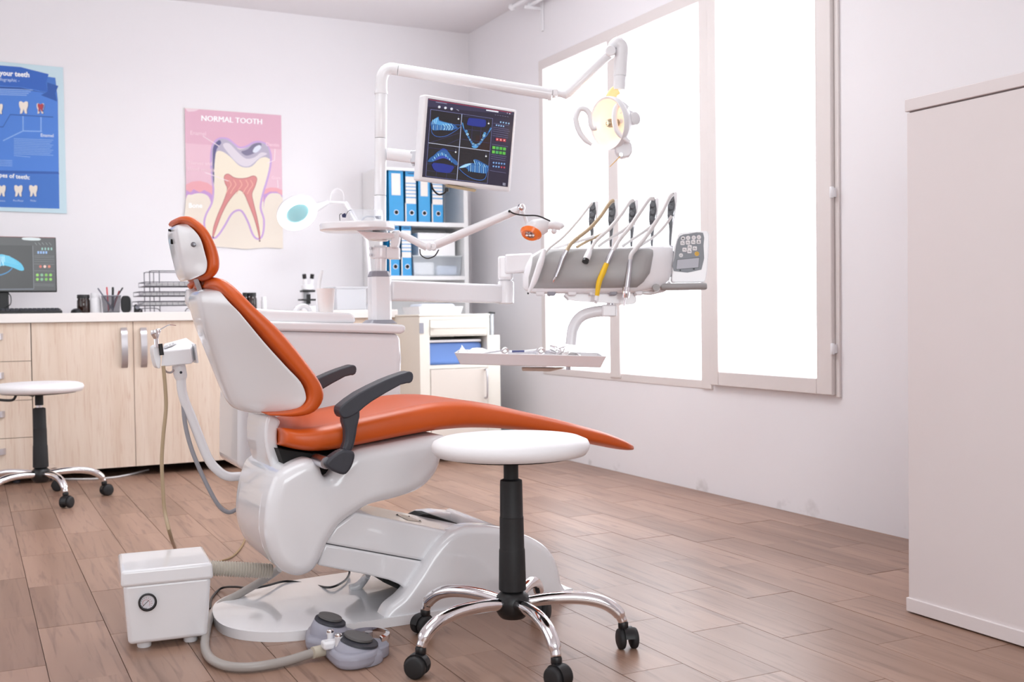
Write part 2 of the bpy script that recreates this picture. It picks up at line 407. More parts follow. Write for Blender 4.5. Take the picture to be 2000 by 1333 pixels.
for ya, yb in ((4.96, 5.665), (4.142, 4.835)):
    ym = (ya+yb)/2
    part('bar_shadow', box(B(), (XW+.0215, ym-.006, .54), (XW+.0212, ym+.006, 2.28)), FILMD, w1, smooth=0)  # thin strip painted as bar shadow on the film
    for zz in (1.0, 1.45, 1.88): part('bar_shadow', box(B(), (XW+.0214, ya+.01, zz-.006), (XW+.0211, yb-.01, zz+.006)), FILMD, w1, smooth=0)
w2 = root('window_2', 'single hinged casement window with white backlit film beside the tall cabinet', 'window', (XW, 3.65, .5)); del w2['category']; w2['kind'] = 'structure'
part('frame_board', box(B(), (XW+.03, C0, AZ0), (XW+.06, C1, 2.32)), FRAME, w2, smooth=0)
part('pane', wavy(B(), 3.352, 3.985, .575, 2.38, XW-.004, wb=False), FILM, w2, smooth=0)
part('stile', box(B(), (XW-.028, 3.262, .508), (XW+.02, 3.350, 2.42)), FRAME, w2, bevel=.004)
part('stile', box(B(), (XW-.028, 3.990, .508), (XW+.02, 4.052, 2.42)), FRAME, w2, bevel=.004)
part('bottom_rail', box(B(), (XW-.0275, 3.351, .508), (XW+.02, 3.989, .572)), FRAME, w2, bevel=.004)
part('top_rail', box(B(), (XW-.0275, 3.351, 2.38), (XW+.02, 3.989, 2.42)), FRAME, w2, bevel=.004)
ym = 3.67
part('bar_shadow', box(B(), (XW-.0045, ym-.006, .59), (XW-.0048, ym+.006, 2.37)), FILMD, w2, smooth=0)
for zz in (1.0, 1.45, 1.88): part('bar_shadow', box(B(), (XW-.0046, 3.36, zz-.006), (XW-.0049, 3.975, zz+.006)), FILMD, w2, smooth=0)
for py in (375, 682):
    p = AX(1631, py, XW-.03); bm = B(); lathe(bm, (XW-.03, 3.255, p.z-.022), [(.007, 0), (.0085, .002), (.0085, .042), (.007, .044)], n=12); box(bm, (XW-.03, 3.25, p.z-.018), (XW-.001, 3.262, p.z+.018))
    part('hinge', bm, W_PNT, w2)
part('casing_strip', box(B(), (XW-.010, 3.238, .50), (XW, 3.260, 2.42)), FRAME, w2, bevel=.002)
# curtain rail by the ceiling corner
cr_ = root('curtain_rail', 'white double curtain rail on a bracket under the ceiling by the corner', 'curtain rail', (XW-.12, 6.0, 2.6))
p0 = AX(1000, 14, XW-.10); p1 = AX(1035, 10, XW-.06)
bm = B(); tube(bm, [p0, V((p0.x, 3.0, p0.z))], .012); sphere(bm, p0, .022); part('rail', bm, W_PNT, cr_)
bm = B(); tube(bm, [p1, V((p1.x, 3.0, p1.z))], .012); sphere(bm, p1, .018); part('rail', bm, W_PNT, cr_)
bm = B(); box(bm, (p0.x-.02, p1.y-.05, p1.z-.035), (XW, p1.y-.03, p1.z-.02)); box(bm, (XW-.012, p1.y-.065, p1.z-.16), (XW, p1.y-.04, ZC)); part('bracket', bm, W_PNT, cr_, bevel=.003)

# ================================================================== POSTERS
def wallpt(x, y): return AY(x, y, YB-.0105)
pr = root('tooth_poster', 'pink poster of a tooth in section headed NORMAL TOOTH', 'poster', AY(456, 485, YB-.006))
bm = B(); prism(bm, [AY(*p, YB-.006) for p in ((360.5, 211), (549, 225.5), (552.5, 486), (520, 484), (480, 487), (440, 483.5), (366, 480))], YB-.010, YB-.004); part('sheet', bm, mat('poster_sheet', '#efe6dc', .6), pr, smooth=0)
a = Art(wallpt, V((0, -1, 0)))
def cx(x): return x/3.3333
def q(*pts): return [(x/3.3333, 100+y/3.3333) for x, y in pts]
a.poly(q((1203, 372), (1830, 418), (1838, 950), (1212, 930)), '#e7bfcd')
a.poly(q((1203, 372), (1830, 418), (1832, 640), (1206, 600)), '#dfb0c2')
a.poly(q((1203, 372), (1300, 378), (1270, 392), (1225, 395)), '#eed3dc')
a.poly(q((1211, 955), (1840, 950), (1842, 1283), (1730, 1276), (1600, 1290), (1440, 1272), (1215, 1262)), '#ece0d2')
# gums
a.poly(q((1210, 870), (1250, 850), (1300, 845), (1350, 858), (1395, 890), (1400, 960), (1400, 1000), (1211, 1000)), '#e9a8b0')
a.poly(q((1720, 900), (1760, 888), (1800, 890), (1837, 905), (1838, 980), (1710, 980)), '#e9a8b0')
a.poly(q((1211, 905), (1240, 920), (1260, 900), (1300, 920), (1330, 905), (1370, 925), (1400, 960), (1400, 1010), (1330, 1120), (1211, 1010)), '#c79bd0')
a.poly(q((1716, 935), (1760, 915), (1800, 915), (1838, 940), (1838, 980), (1716, 1100)), '#c79bd0')
a.poly(q((1211, 965), (1250, 935), (1300, 925), (1350, 940), (1372, 985), (1365, 1040), (1345, 1100), (1335, 1150), (1350, 1200), (1211, 1240)), '#ece0d2', 4)
a.poly(q((1718, 1010), (1735, 950), (1775, 925), (1838, 955), (1840, 1150), (1715, 1190)), '#ece0d2', 4)
# roots ligament then body
body = q((1385, 640), (1400, 600), (1430, 575), (1480, 578), (1520, 610), (1560, 635), (1610, 625), (1650, 602), (1690, 597), (1730, 615), (1755, 670), (1755, 740), (1735, 830), (1705, 930), (1690, 1020), (1712, 1100), (1705, 1190), (1680, 1218), (1650, 1190), (1620, 1110), (1580, 1040), (1540, 1032), (1500, 1060), (1460, 1130), (1420, 1190), (1390, 1212), (1350, 1180), (1335, 1120), (1350, 1060), (1385, 990), (1395, 900), (1385, 800), (1380, 710))
a.line(body, 7.5, '#c8a4d6', 3, closed=True)
a.poly(body, '#efe3cf', 3)
a.poly(q((1380, 700), (1385, 620), (1430, 573), (1480, 578), (1530, 615), (1560, 640), (1610, 625), (1650, 602), (1700, 597), (1745, 625), (1758, 700), (1730, 690), (1690, 700), (1640, 750), (1590, 757), (1550, 740), (1500, 690), (1450, 655), (1410, 655), (1395, 720), (1395, 860), (1385, 850)), '#b7aec0', 3)
a.poly(q((1385, 690), (1390, 620), (1425, 580), (1440, 600), (1410, 640), (1396, 740), (1393, 850), (1386, 830)), '#5f5a86', 3)
a.poly(q((1570, 655), (1610, 640), (1650, 605), (1700, 600), (1690, 640), (1640, 672), (1600, 680)), '#7d7690', 3)
a.poly(q((1645, 655), (1660, 625), (1690, 612), (1700, 630), (1670, 660)), '#dfe2ee', 3)
a.poly(q((1450, 610), (1490, 600), (1540, 650), (1600, 700), (1660, 690), (1700, 660), (1740, 670), (1690, 695), (1630, 745), (1585, 750), (1540, 725), (1490, 670)), '#ddd4dc', 3)
pulp = q((1460, 815), (1485, 800), (1520, 822), (1560, 830), (1610, 825), (1650, 812), (1672, 830), (1660, 880), (1640, 930), (1650, 990), (1672, 1080), (1690, 1180), (1690, 1232), (1680, 1180), (1655, 1090), (1620, 1000), (1590, 930), (1560, 905), (1530, 925), (1480, 990), (1440, 1070), (1410, 1150), (1385, 1215), (1390, 1150), (1420, 1060), (1455, 980), (1480, 900), (1465, 860))
a.poly(pulp, '#d98e8c', 3); a.line(pulp, 1.2, '#b06a6a', 3, closed=True)
for x in (1490, 1520, 1560, 1600, 1630): a.line(q((x, 840), (x+15, 870), (x-5, 900), (x-20, 930)), 1.2, '#efb7a8', 4)
a.disc(1388/3.333, 100+1213/3.333, 1.6, '#6a4a48'); a.disc(1690/3.333, 100+1236/3.333, 1.6, '#6a4a48')
for d_ in (0, .5, 1.0): a.text('NORMAL TOOTH', 391.8+d_, 236, 15.4, '#ffffff', 0, (1, .06))
for s, x, y, z, t in (('Enamel', 371, 263, 11, .07), ('Dentin', 519, 285, 9.5, .07), ('Nerves and', 368, 321, 10, .05), ('blood vessels', 366, 333, 10, .05), ('Gum', 530, 350, 9, .05)): a.text(s, x, y, z, '#f3d5de', .01, (1, t))
a.text('Bone', 368, 406, 13, '#ffffff', .03, (1, 0))
for pts in (((396, 266), (428, 286)), ((537, 291), (536, 313), (522, 319)), ((400, 337), (446, 354)), ((542, 352), (543, 367))): a.line(list(pts), 1.4, '#f6e6ea')
a.done('tooth_print', pr)

pb = root('infographic_poster', 'large blue poster about teeth with pale border above the desktop monitor', 'poster', AY(60, 415, YB-.006))
bm = B(); prism(bm, [AY(*p, YB-.006) for p in ((-120, 110), (123, 132), (130.5, 417.5), (-110, 408))], YB-.010, YB-.004); part('sheet', bm, mat('poster_sheet_pale_blue', '#c8dfe8', .6), pb, smooth=0)
a = Art(wallpt, V((0, -1, 0)))
a.poly([(-112, 120), (108, 152), (113, 195), (116, 408), (-104, 402)], '#3f74c6')
a.poly([(-112, 148), (60, 168), (112, 198), (114, 335), (-108, 330)], '#4a80d6')
a.poly([(-108, 331), (114, 336), (116, 340), (-108, 338)], '#2c59ab')
a.poly([(-112, 118), (-10, 127), (40, 131), (95, 145), (90, 163), (93, 180), (40, 170), (-112, 160)], '#2f63bd')
a.poly([(92, 161), (114, 168), (108, 182), (111, 198), (80, 186), (93, 179)], '#2857a8')
a.poly([(-110, 165), (40, 171), (90, 182), (40, 174), (-110, 168)], '#224a93')
a.text('About your teeth', -40, 144, 14, '#ffffff', .03, (1, .07)); a.text('- infographic -', -12, 157, 9, '#cfe0f7', 0, (1, .07))
for k in range(4): a.line([(-90, 172+k*3.4), (64-k*4, 176+k*3.4)], 1, '#a9c5ee')
def tooth(x, y, s, c, cs='#6d5f58'):
    p = [(-.42, -.45), (-.2, -.5), (0, -.38), (.2, -.5), (.42, -.42), (.4, -.05), (.3, .2), (.32, .5), (.12, .45), (0, .12), (-.12, .45), (-.34, .5), (-.3, .15), (-.42, -.1)]
    a.poly([(x+px*s*.9+1, y+py*s+1) for px, py in p], '#355d9f', 2); a.poly([(x+px*s*.85, y+py*s) for px, py in p], c, 2)
tooth(46, 210, 24, '#efe4d8'); tooth(79, 212, 20, '#e9dcd6'); tooth(79, 210, 15, '#b03a44'); tooth(-2, 213, 20, '#efe4d8')
a.line([(-60, 248), (6, 248), (20, 224), (104, 229)], 2, '#335fae')
for p in (((45, 227), (45, 256)), ((80, 229), (80, 257)), ((6, 275), (45, 256), (82, 257))): a.line(list(p), 2, '#8fb6ee')
a.text('Enamel', 79, 267, 9, '#e8f0fc', .01, (1, .05))
for k in range(11): a.line([(27+(k == 10)*0, 271+k*3.3), (104-(k % 3)*3-(k == 10)*42, 274+k*3.3)], 1.1, '#8fb4ea')
for k in range(4): a.line([(-60, 312+k*3.4), (24, 314+k*3.4)], 1.1, '#8fb4ea')
a.text('Types of teeth:', -14, 345, 12, '#ffffff', .02, (1, .08))
for x, n_ in ((3, 'Canine'), (36, 'Pre-Molar'), (65, 'Molar')):
    tooth(x, 373, 22, '#eadfd3'); a.text(n_, x, 394, 5, '#cfe0f7', 0, (1, .03), align='CENTER')
a.done('infographic_print', pb)

# ================================================================== BACK CABINETS
CABY, CABB = 6.12, 6.70
CWOOD = wood('pale_ash_veneer', '#e0cab7', '#ebd9c9', '#cfae98', 14, 2, rough=.45)
EDGE = mat('cabinet_edge_dark', '#8a6f5c', .6)
ALU = mat('brushed_aluminium_handle', '#c9c5c9', .3, metal=.8)
ZB, ZT = .052, .834
def cab(label, x0, x1):
    r = root('base_cabinet', label, 'cabinet', ((x0+x1)/2, CABY+.3, 0), 'wood effect base cabinets along the back wall')
    part('carcass', box(B(), (x0, CABY+.02, ZB), (x1, CABB, ZT)), EDGE, r, smooth=0)
    for xx in (x0+.08, x1-.08):
        for yy in (CABY+.10, CABB-.10): part('leg', lathe(B(), (xx, yy, 0), [(.018, 0), (.018, .01), (.012, .015), (.012, ZB)], n=12), DGREY, r)
    return r
def front(r, x0, x1, z0, z1, nm='door', h=None):
    d = part(nm, box(B(), (x0+.0015, CABY, z0+.0015), (x1-.0015, CABY+.018, z1-.0015)), CWOOD, r, smooth=0)
    if h:
        bm = B(); (a0, b0), (a1, b1) = h; v = abs(b1-b0) > abs(a1-a0)
        if v: pts = [V((a0, CABY-.001, b0)), V((a0, CABY-.022, b0+(b1-b0)*.15)), V((a0, CABY-.03, (b0+b1)/2)), V((a0, CABY-.022, b0+(b1-b0)*.85)), V((a0, CABY-.001, b1))]
        else: pts = [V((a0, CABY-.001, b0)), V((a0+(a1-a0)*.1, CABY-.024, b0)), V(((a0+a1)/2, CABY-.028, b0)), V((a0+(a1-a0)*.9, CABY-.024, b0)), V((a1, CABY-.001, b0))]
        c = crs(pts, 5); rings = []
        for i, p in enumerate(c):
            t = (c[min(i+1, len(c)-1)]-c[max(i-1, 0)]).normalized(); s = V((1, 0, 0)) if v else V((0, 0, 1)); nn = t.cross(s)
            rings.append([p+s*.016+nn*.003, p-s*.016+nn*.003, p-s*.016-nn*.003, p+s*.016-nn*.003])
        part('handle', loft(bm, rings), ALU, d)
    return d
c0 = cab('wood effect drawer unit with four drawers at the left edge of the photo', -.36, .2945)
for z0, z1 in ((.052, .243), (.243, .436), (.436, .637), (.637, .834)):
    front(c0, -.36, .2945, z0, z1, 'drawer', ((-.16, (z0+z1)/2+.03), (AY(6, 700, CABY).x, (z0+z1)/2+.03)))
xs = AY(259.5, 628, CABY).x; xe = AY(447, 780, CABY).x
c1 = cab('wood effect cabinet with two doors and curved handles, behind the suction holder', .296, xe)
def hz(px, a, b): return ((AY(px, a, CABY).x, AY(px, b, CABY).z), (AY(px, a, CABY).x, AY(px, a, CABY).z))
front(c1, .296, xs, ZB, ZT, h=hz(241.5, 641, 718)); front(c1, xs, xe, ZB, ZT, h=hz(279.5, 641, 717))
xr = AY(772, 612, CABY).x
c2 = cab('wood effect cabinet mostly hidden behind the dental unit', xe, xr)
front(c2, xe, (xe+xr)/2, ZB, ZT); front(c2, (xe+xr)/2, xr, ZB, ZT)
ZW = .882
wt = single('worktop', box(B(), (-.4, CABY-.02, ZT), (xr+.01, CABB+.02, ZW)), mat('worktop_white', '#f3ece8', .35), 'long white worktop on the wood effect cabinets along the back wall', 'worktop', (.9, 6.4, ZT), bevel=.003)
# floor cables behind
bm = B(); rtube(bm, [AZ(100, 936, .006), AZ(180, 936, .006), AZ(235, 931, .006), AZ(290, 918, .006)], .005, 8)
single('power_cable', bm, HOSEW, 'thin grey cable lying on the floor under the wood effect cabinets', 'cable', AZ(180, 936, 0))

# ------------------------------------------------------------------ desktop
DY = 6.30
dm = root('desktop_monitor', 'black flat monitor on the worktop under the blue poster, showing a blue jaw scan', 'monitor', (0, DY, ZW))
tr, br = AY(109, 464, DY), AY(111.5, 571, DY); ox = tr.x-.56
bm = box(B(), (ox, DY, br.z), (tr.x, DY+.03, tr.z)); part('housing', bm, BLACK, dm, bevel=.004)
a = Art(lambda x, y: AY(x, y, DY-.001), V((0, -1, 0)), .00004, emit=1.0)
a.poly([(-82, 461), (107.5, 465.5), (109.5, 568), (-80, 568)], '#4e4e50')
a.poly([(-80, 478), (63, 480), (65.5, 563), (-78, 566)], '#3b3a3c'); a.line([(64, 480), (66, 564)], 1, '#7d8088'); a.line([(-78, 566), (66, 565)], 1.4, '#6f7786')
a.line([(-82, 460.6), (107, 464.6)], 1, '#8a3a40')
a.poly([(45.5, 464), (76, 465), (77, 470), (46, 469)], '#d2dbde', 2)
a.poly([(-2, 498), (15, 500), (30, 507), (42, 516), (47, 527), (40, 529), (25, 523), (10, 519), (-2, 518)], '#56b9dd', 3); a.poly([(-60, 505), (-2, 498), (-2, 525), (-40, 530)], '#3f93c0', 3)
a.line([(24, 524), (15, 532), (-2, 538), (-30, 540)], 2, '#3b86bb', 4)
for k in range(7): a.line([(-4+k*2, 500+k % 2*2), (-3+k*2, 512+k % 3*4)], .9, '#c8ecfa')
for k in range(5): a.line([(4, 498+k*3), (20+k*4, 501+k*4)], .5, '#8fd6ee')
for k in range(5): a.line([(68+k*7, 474), (72+k*7, 479)], .6, '#9aa0a4')
for k in range(4): a.rect(81+k*6, 484, 84+k*6, 489, '#8fb8b0'); a.rect(73+k*5.2, 491, 76.5+k*5.2, 496, '#8fb0e0')
for y in (500, 503, 507, 511, 516, 529, 555, 558): a.line([(67, y), (106, y+.8)], .5, '#85898d')
for k in range(3): a.disc(79+k*8.5, 521, 2.8, ('#c46a5e', '#ecc4bc', '#d07a66')[k])
for j in range(2):
    for k in range(4): a.disc(73+k*8.6, 537.5+j*8.5, 2.9, ('#8ecb5c', '#7db08a', '#78b850', '#86c85a')[k])
a.done('screen', dm)
bm = B(); box(bm, (ox+.235, DY+.03, ZW+.01), (ox+.325, DY+.05, tr.z-.12)); part('stand', bm, BLACK, dm, bevel=.003)
bm = B(); lathe(bm, (ox+.28, DY+.03, ZW), [(.11, 0), (.11, .008), (.09, .012), (.02, .014)]); part('stand_base', bm, BLACK, dm)
bm = B(); rtube(bm, [AY(14, 570, DY+.03), AY(21, 580, DY+.03), AY(20, 595, DY+.03), AY(8, 602, DY+.03)], .0025, 8); part('cable', bm, BLACK, dm)
KY = 6.13
kb = root('keyboard', 'black keyboard on the worktop in front of the desktop monitor', 'keyboard', (.1, KY+.05, ZW))
kx = AY(122, 608, KY).x
bm = B(); exn(bm, [V((kx-.45, KY, ZW)), V((kx-.45, KY+.13, ZW)), V((kx-.45, KY+.13, ZW+.026)), V((kx-.45, KY, ZW+.013))], (.45, 0, 0)); part('base', bm, BLACK, kb, bevel=.003)
bm = B()
for i in range(20):
    for j in range(5): x = kx-.44+i*.0216; y = KY+.008+j*.022; z = ZW+.013+.1*(j*.022+.01); box(bm, (x, y, z), (x+.018, y+.018, z+.006))
part('keys', bm, DGREY, kb, smooth=0, kind='stuff')
def bottle(nm, px, py0, py1, wpx, m, cap, label, y=6.33, cat='bottle', capf=.82, neck=.75):
    b0 = AY(px, py1, y); top = AY(px, py0, y); h = top.z-ZW; rad = wpx/2/FPX*(V((b0.x, y, 0)).dot(_f))
    r = root(nm, label, cat, (b0.x, y, ZW)); o = V((b0.x, y, ZW))
    part('body', lathe(B(), o, [(rad*.9, 0), (rad, .004), (rad, h*.66), (rad*.92, h*.72), (rad*neck, h*.78), (rad*neck, h*.8)], n=24), m, r)
    part('cap', lathe(B(), o, [(rad*capf, h*.8), (rad*capf, h*.98), (rad*capf*.95, h)], n=24), cap, r); return r
BROWN = mat('brown_glass', '#2a140d', .12, spec=.8)
bottle('brown_jar', 163.5, 576, 611, 24, BROWN, BLACK, 'dark brown glass jar with black lid, left of the pencil cup', 6.28, 'jar', .98, .9)
bottle('white_bottle', 187, 573, 611, 21, W_PLA, W_PLA, 'white plastic bottle between the brown jar and the pencil cup', 6.26)
bottle('medicine_bottle', 481, 572, 603, 15, BROWN, BLACK, 'left of the two small dark brown bottles behind the orange backrest', 6.40, capf=.9)
bottle('medicine_bottle', 494, 572, 603, 15, BROWN, BLACK, 'right of the two small dark brown bottles behind the orange backrest', 6.36, capf=.9)
bottle('pill_bottle', 515.5, 580, 605, 11, W_PLA, W_PLA, 'small white bottle right of the brown bottles on the worktop', 6.40)
p = AY(149, 610, 6.2); bm = B(); sphere(bm, (p.x, 6.2, ZW+.004), .028, sc=(1, 1.6, .75), n=14)
for v in bm.verts: v.co.z = max(v.co.z, ZW)
single('computer_mouse', bm, BLACK, 'black computer mouse lying in front of the brown jar', 'mouse', (p.x, 6.2, ZW))
# pencil cup
p = AY(217.5, 609, 6.24); cxp = p.x
MESH = mat('dark_wire_mesh', '#55535c', .5, alpha=.55)
pc = root('pencil_cup', 'grey mesh pencil cup on the worktop holding pens', 'pencil cup', (cxp, 6.24, ZW))
w_ = .046
def sqr(hw, z): return [V((cxp-hw, 6.24-hw, z)), V((cxp+hw, 6.24-hw, z)), V((cxp+hw, 6.24+hw, z)), V((cxp-hw, 6.24+hw, z))]
bm = B(); loft(bm, [sqr(.038, ZW+.001), sqr(.046, ZW+.092)], False); part('mesh_wall', bm, MESH, pc, smooth=0)
bm = B(); loft(bm, [sqr(.038, ZW), sqr(.038, ZW+.004)]); part('cup_base', bm, BLACK, pc, smooth=0)
bm = B(); tube(bm, sqr(.046, ZW+.092)+[sqr(.046, ZW+.092)[0]], .0022, 6); part('rim', bm, GREY, pc)
for i, (x0, x1, y1, c, l) in enumerate(((222, 191, 563, '#6d6a78', 'grey pen leaning left in the pencil cup'), (212, 208.5, 561, '#d2434a', 'red pen in the pencil cup'), (220, 220.5, 561, '#141416', 'black marker standing upright in the pencil cup'), (219, 233, 568, '#8a2230', 'dark red pen in the pencil cup'), (210, 240, 562, '#26262c', 'black pen leaning right in the pencil cup'))):
    yy = 6.215+.012*i; b0 = AY(x0, 606, yy); b0.z = ZW+.007; t0 = AY(x1, y1, yy)
    bm = B(); r_ = .006 if i == 2 else .004; tube(bm, [b0, b0.lerp(t0, .08), b0.lerp(t0, .97), t0], [.0015, r_, r_, r_*.6], 10)
    single('pen', bm, mat('pen_'+str(c).strip('#'), c, .35), l, 'pen', b0, group='pens in the mesh cup')
p = AY(247, 610, 6.3); bm = B(); ol = [(p.x+math.copysign(abs(math.cos(t))**.6, math.cos(t))*.026, 0, ZW+.0465+math.copysign(abs(math.sin(t))**.7, math.sin(t))*.0465) for t in [i*2*math.pi/28 for i in range(28)]]
sp = root('oval_disc', 'black rounded disc in a white rim standing right of the pencil cup', 'desk_object', (p.x, 6.3, ZW))  # unidentified black oval piece in a white rim
bm2 = B(); prism(bm2, [(x-.004, 0, z) for x, y, z in ol], 6.28, 6.30); part('cover', bm2, BLACK, sp, bevel=.004)
prism(bm, [(x+.004, 0, z) for x, y, z in ol], 6.30, 6.318); part('rim', bm, W_PLA, sp, bevel=.004)
p = AY(269, 610, 6.26); sd = root('tape_dispenser', 'small black tape dispenser left of the wire letter tray', 'tape dispenser', (p.x, 6.26, ZW))
bm = B(); exn(bm, [V((p.x-.02, 6.24, ZW)), V((p.x+.024, 6.24, ZW)), V((p.x+.022, 6.24, ZW+.02)), V((p.x+.004, 6.24, ZW+.024)), V((p.x-.008, 6.24, ZW+.046)), V((p.x-.018, 6.24, ZW+.04))], (0, .03, 0)); part('body', bm, BLACK, sd, bevel=.003)
bm = B(); lathe(bm, (p.x-.004, 6.238, ZW+.03), [(.012, 0), (.012, .012)], (0, 1, 0), 20); part('roll', bm, GREY, sd)
# letter tray
LT = root('letter_tray', 'three tier black wire letter tray with papers, behind the white headrest', 'letter tray', (AY(330, 608, 6.2).x, 6.25, ZW))
WIRE = mat('dark_wire', '#6c686f', .4, metal=.5)
for zt, zb, xl in ((551, 559, 283), (570, 578, 272.5), (589, 597, 270)):
    ty = 6.16; a0 = AY(xl, zt, ty); z1 = a0.z; z0 = AY(xl, zb, ty).z; x0 = a0.x; x1 = x0+.33
    bm = B()
    for zz in (z0, z1): tube(bm, [(x0, ty, zz), (x1, ty, zz), (x1, ty+.24, zz), (x0, ty+.24, zz), (x0, ty, zz)], .0022, 6)
    for i in range(12): xx = x0+.33*i/11; tube(bm, [(xx, ty, z1), (xx, ty, z0), (xx, ty+.24, z0), (xx, ty+.24, z1)], .0011, 5)
    for i in range(6): yy = ty+.24*i/5; tube(bm, [(x0, yy, z0), (x1, yy, z0)], .0011, 5)
    part('tier', bm, WIRE, LT)
    bm = B()
    for i in range(4): box(bm, (x0+.02+i*.004, ty+.01, z0+.003+i*.0035), (x1-.02, ty+.23, z0+.005+i*.0035))
    tag(part('paper_stack', bm, PAPER, None, loc=(x0+.16, ty+.1, z0)), 'white papers lying in the %s tier of the wire letter tray' % {551: 'top', 570: 'middle', 589: 'bottom'}[zt], 'papers', 'papers in the letter tray')
bm = B()
for xp in (293, 312):
    for yy in (6.18, 6.38):
        t = AY(xp, 529, 6.16); tube(bm, [(t.x, yy, ZW+.004), (t.x, yy, t.z)], .0025, 6)
t0, t1 = AY(293, 529, 6.16), AY(375, 529, 6.16); t1.x = t0.x+.29
for yy in (6.18, 6.38): tube(bm, [(t0.x, yy, t0.z-.008), (t0.x+.008, yy, t0.z), (t1.x-.008, yy, t0.z), (t1.x, yy, t0.z-.008), (t1.x, yy, ZW+.004)], .0025, 6)
for xo in (-.06, .18): rtube(bm, [(t0.x+xo, 6.16, ZW+.003), (t0.x+xo+.02, 6.16, ZW+.02), (t0.x+xo+.09, 6.16, ZW+.02), (t0.x+xo+.11, 6.16, ZW+.003)], .0025, 6)
part('frame', bm, WIRE, LT)
# microscope
mi_ = root('microscope', 'white binocular microscope with black eyepieces behind the dental unit', 'microscope', (AY(601, 600, 6.38).x, 6.42, ZW))
my = 6.38; c = AY(602, 565, my)
bm = B(); box(bm, (c.x-.06, my-.06, ZW), (c.x+.06, my+.1, ZW+.03)); part('base', bm, W_PLA, mi_, bevel=.01)
bm = B(); box(bm, (c.x-.02, my+.04, ZW+.03), (c.x+.02, my+.08, c.z+.02)); part('arm', bm, W_PLA, mi_, bevel=.006)
bm = B(); lathe(bm, (c.x, my+.01, AY(602, 568, my).z), [(.022, 0), (.036, .006), (.038, .03), (.03, .036)], n=20); part('head', bm, W_PLA, mi_)
bm = B(); z = AY(602, 571, my).z; box(bm, (c.x-.038, my-.02, z), (c.x+.038, my+.05, z+.012)); z2 = AY(602, 594, my).z; box(bm, (c.x-.010, my-.008, z2), (c.x+.012, my+.012, z-.012)); part('focus_block', bm, BLACK, mi_, bevel=.002)
for s in (-1, 1):
    e0 = V((c.x+s*.016, my, AY(602, 562, my).z)); e1 = AY(602+s*8, 536, my-.02)
    bm = B(); tube(bm, [e0, e0.lerp(e1, .68)], .0125, 14); ep = part('eye_tube', bm, W_PLA, mi_)
    bm = B(); tube(bm, [e0.lerp(e1, .68), e1], .012, 14); part('eyepiece', bm, BLACK, mi_, label='black rubber eyepiece')
bm = B(); box(bm, (c.x-.05, my-.03, ZW+.06), (c.x+.05, my+.05, ZW+.07)); part('stage', bm, BLACK, mi_)
# clear plastic box
bx0, bx1 = AY(657, 560, 6.25), AY(716, 602, 6.25)
cb = root('plastic_box', 'translucent white plastic box on the worktop behind the cup and grey post collar', 'box', ((bx0.x+bx1.x)/2, 6.35, ZW))
CLR = mat('clear_plastic', '#f1f1f6', .15, alpha=.45)
bm = B(); box(bm, (bx0.x, 6.25, ZW), (bx1.x, 6.5, bx0.z-.012)); part('tub', bm, CLR, cb, bevel=.006)
bm = B(); box(bm, (bx0.x-.006, 6.243, bx0.z-.012), (bx1.x+.006, 6.507, bx0.z)); part('lid', bm, CLR, cb, bevel=.004)
# magnifier lamp
MY = 6.28; mc = AY(581, 417, MY)
ml = root('magnifier_lamp', 'round magnifier lamp with glowing white ring and teal lens, right of the tooth poster', 'lamp', (AY(712, 600, MY).x, MY, ZW))
nrm = V((.12, -.72, -.62)).normalized(); rr = 40/FPX*(mc-CP).dot(CF)
RING = mat('ring_light', '#ffffff', .5, emit=2.2, ecol='#f8fbff')
bm = B(); lathe(bm, mc-nrm*.008, [(rr*.60, 0), (rr*.98, 0), (rr, .006), (rr*.97, .018), (rr*.62, .018), (rr*.60, .012)], nrm, 40, cap=False); part('ring_light', bm, RING, ml)
bm = B(); lathe(bm, mc-nrm*.03, [(rr*.55, 0), (rr*.95, .0), (rr*1.0, .012), (rr*1.0, .022), (rr*.6, .022)], nrm, 40, cap=False); part('housing', bm, W_PLA, ml)
bm = B(); lathe(bm, mc-nrm*.004, [(rr*.61, 0), (rr*.61, .004), (rr*.4, .010), (rr*.01, .013)], nrm, 32); part('lens', bm, mat('teal_lens', '#9cd0d6', .08, spec=.9), ml)
h0 = AY(618, 405, MY+.04); h1 = AY(640, 395, MY+.05); h2 = AY(672, 396, MY+.05); h3 = AY(716, 470, MY+.05); h4 = V((h3.x+.03, MY+.05, ZW+.04))
bm = B(); tube(bm, [h0-V((.03, 0, 0)), h0, h1], [.03, .026, .014], 12); part('head_bracket', bm, W_PNT, ml)
bm = B(); tube(bm, [h1, h2], .008, 10); tube(bm, [h2, h3], .010, 10); tube(bm, [h2+V((.02, .02, .01)), h3+V((.02, .02, .01))], .006, 8); tube(bm, [h3, h4], .012, 10); part('arm', bm, W_PNT, ml)
bm = B(); rtube(bm, [AY(645, 393, MY+.03), AY(649, 375, MY+.03), AY(660, 368.5, MY+.03), AY(670, 376, MY+.03), AY(671, 392, MY+.03)], .0028, 8); part('cable_loop', bm, W_PNT, ml)
bm = B(); lathe(bm, (h4.x, h4.y, ZW), [(.05, 0), (.05, .015), (.03, .04), (.013, .045)]); part('clamp_base', bm, W_PNT, ml)
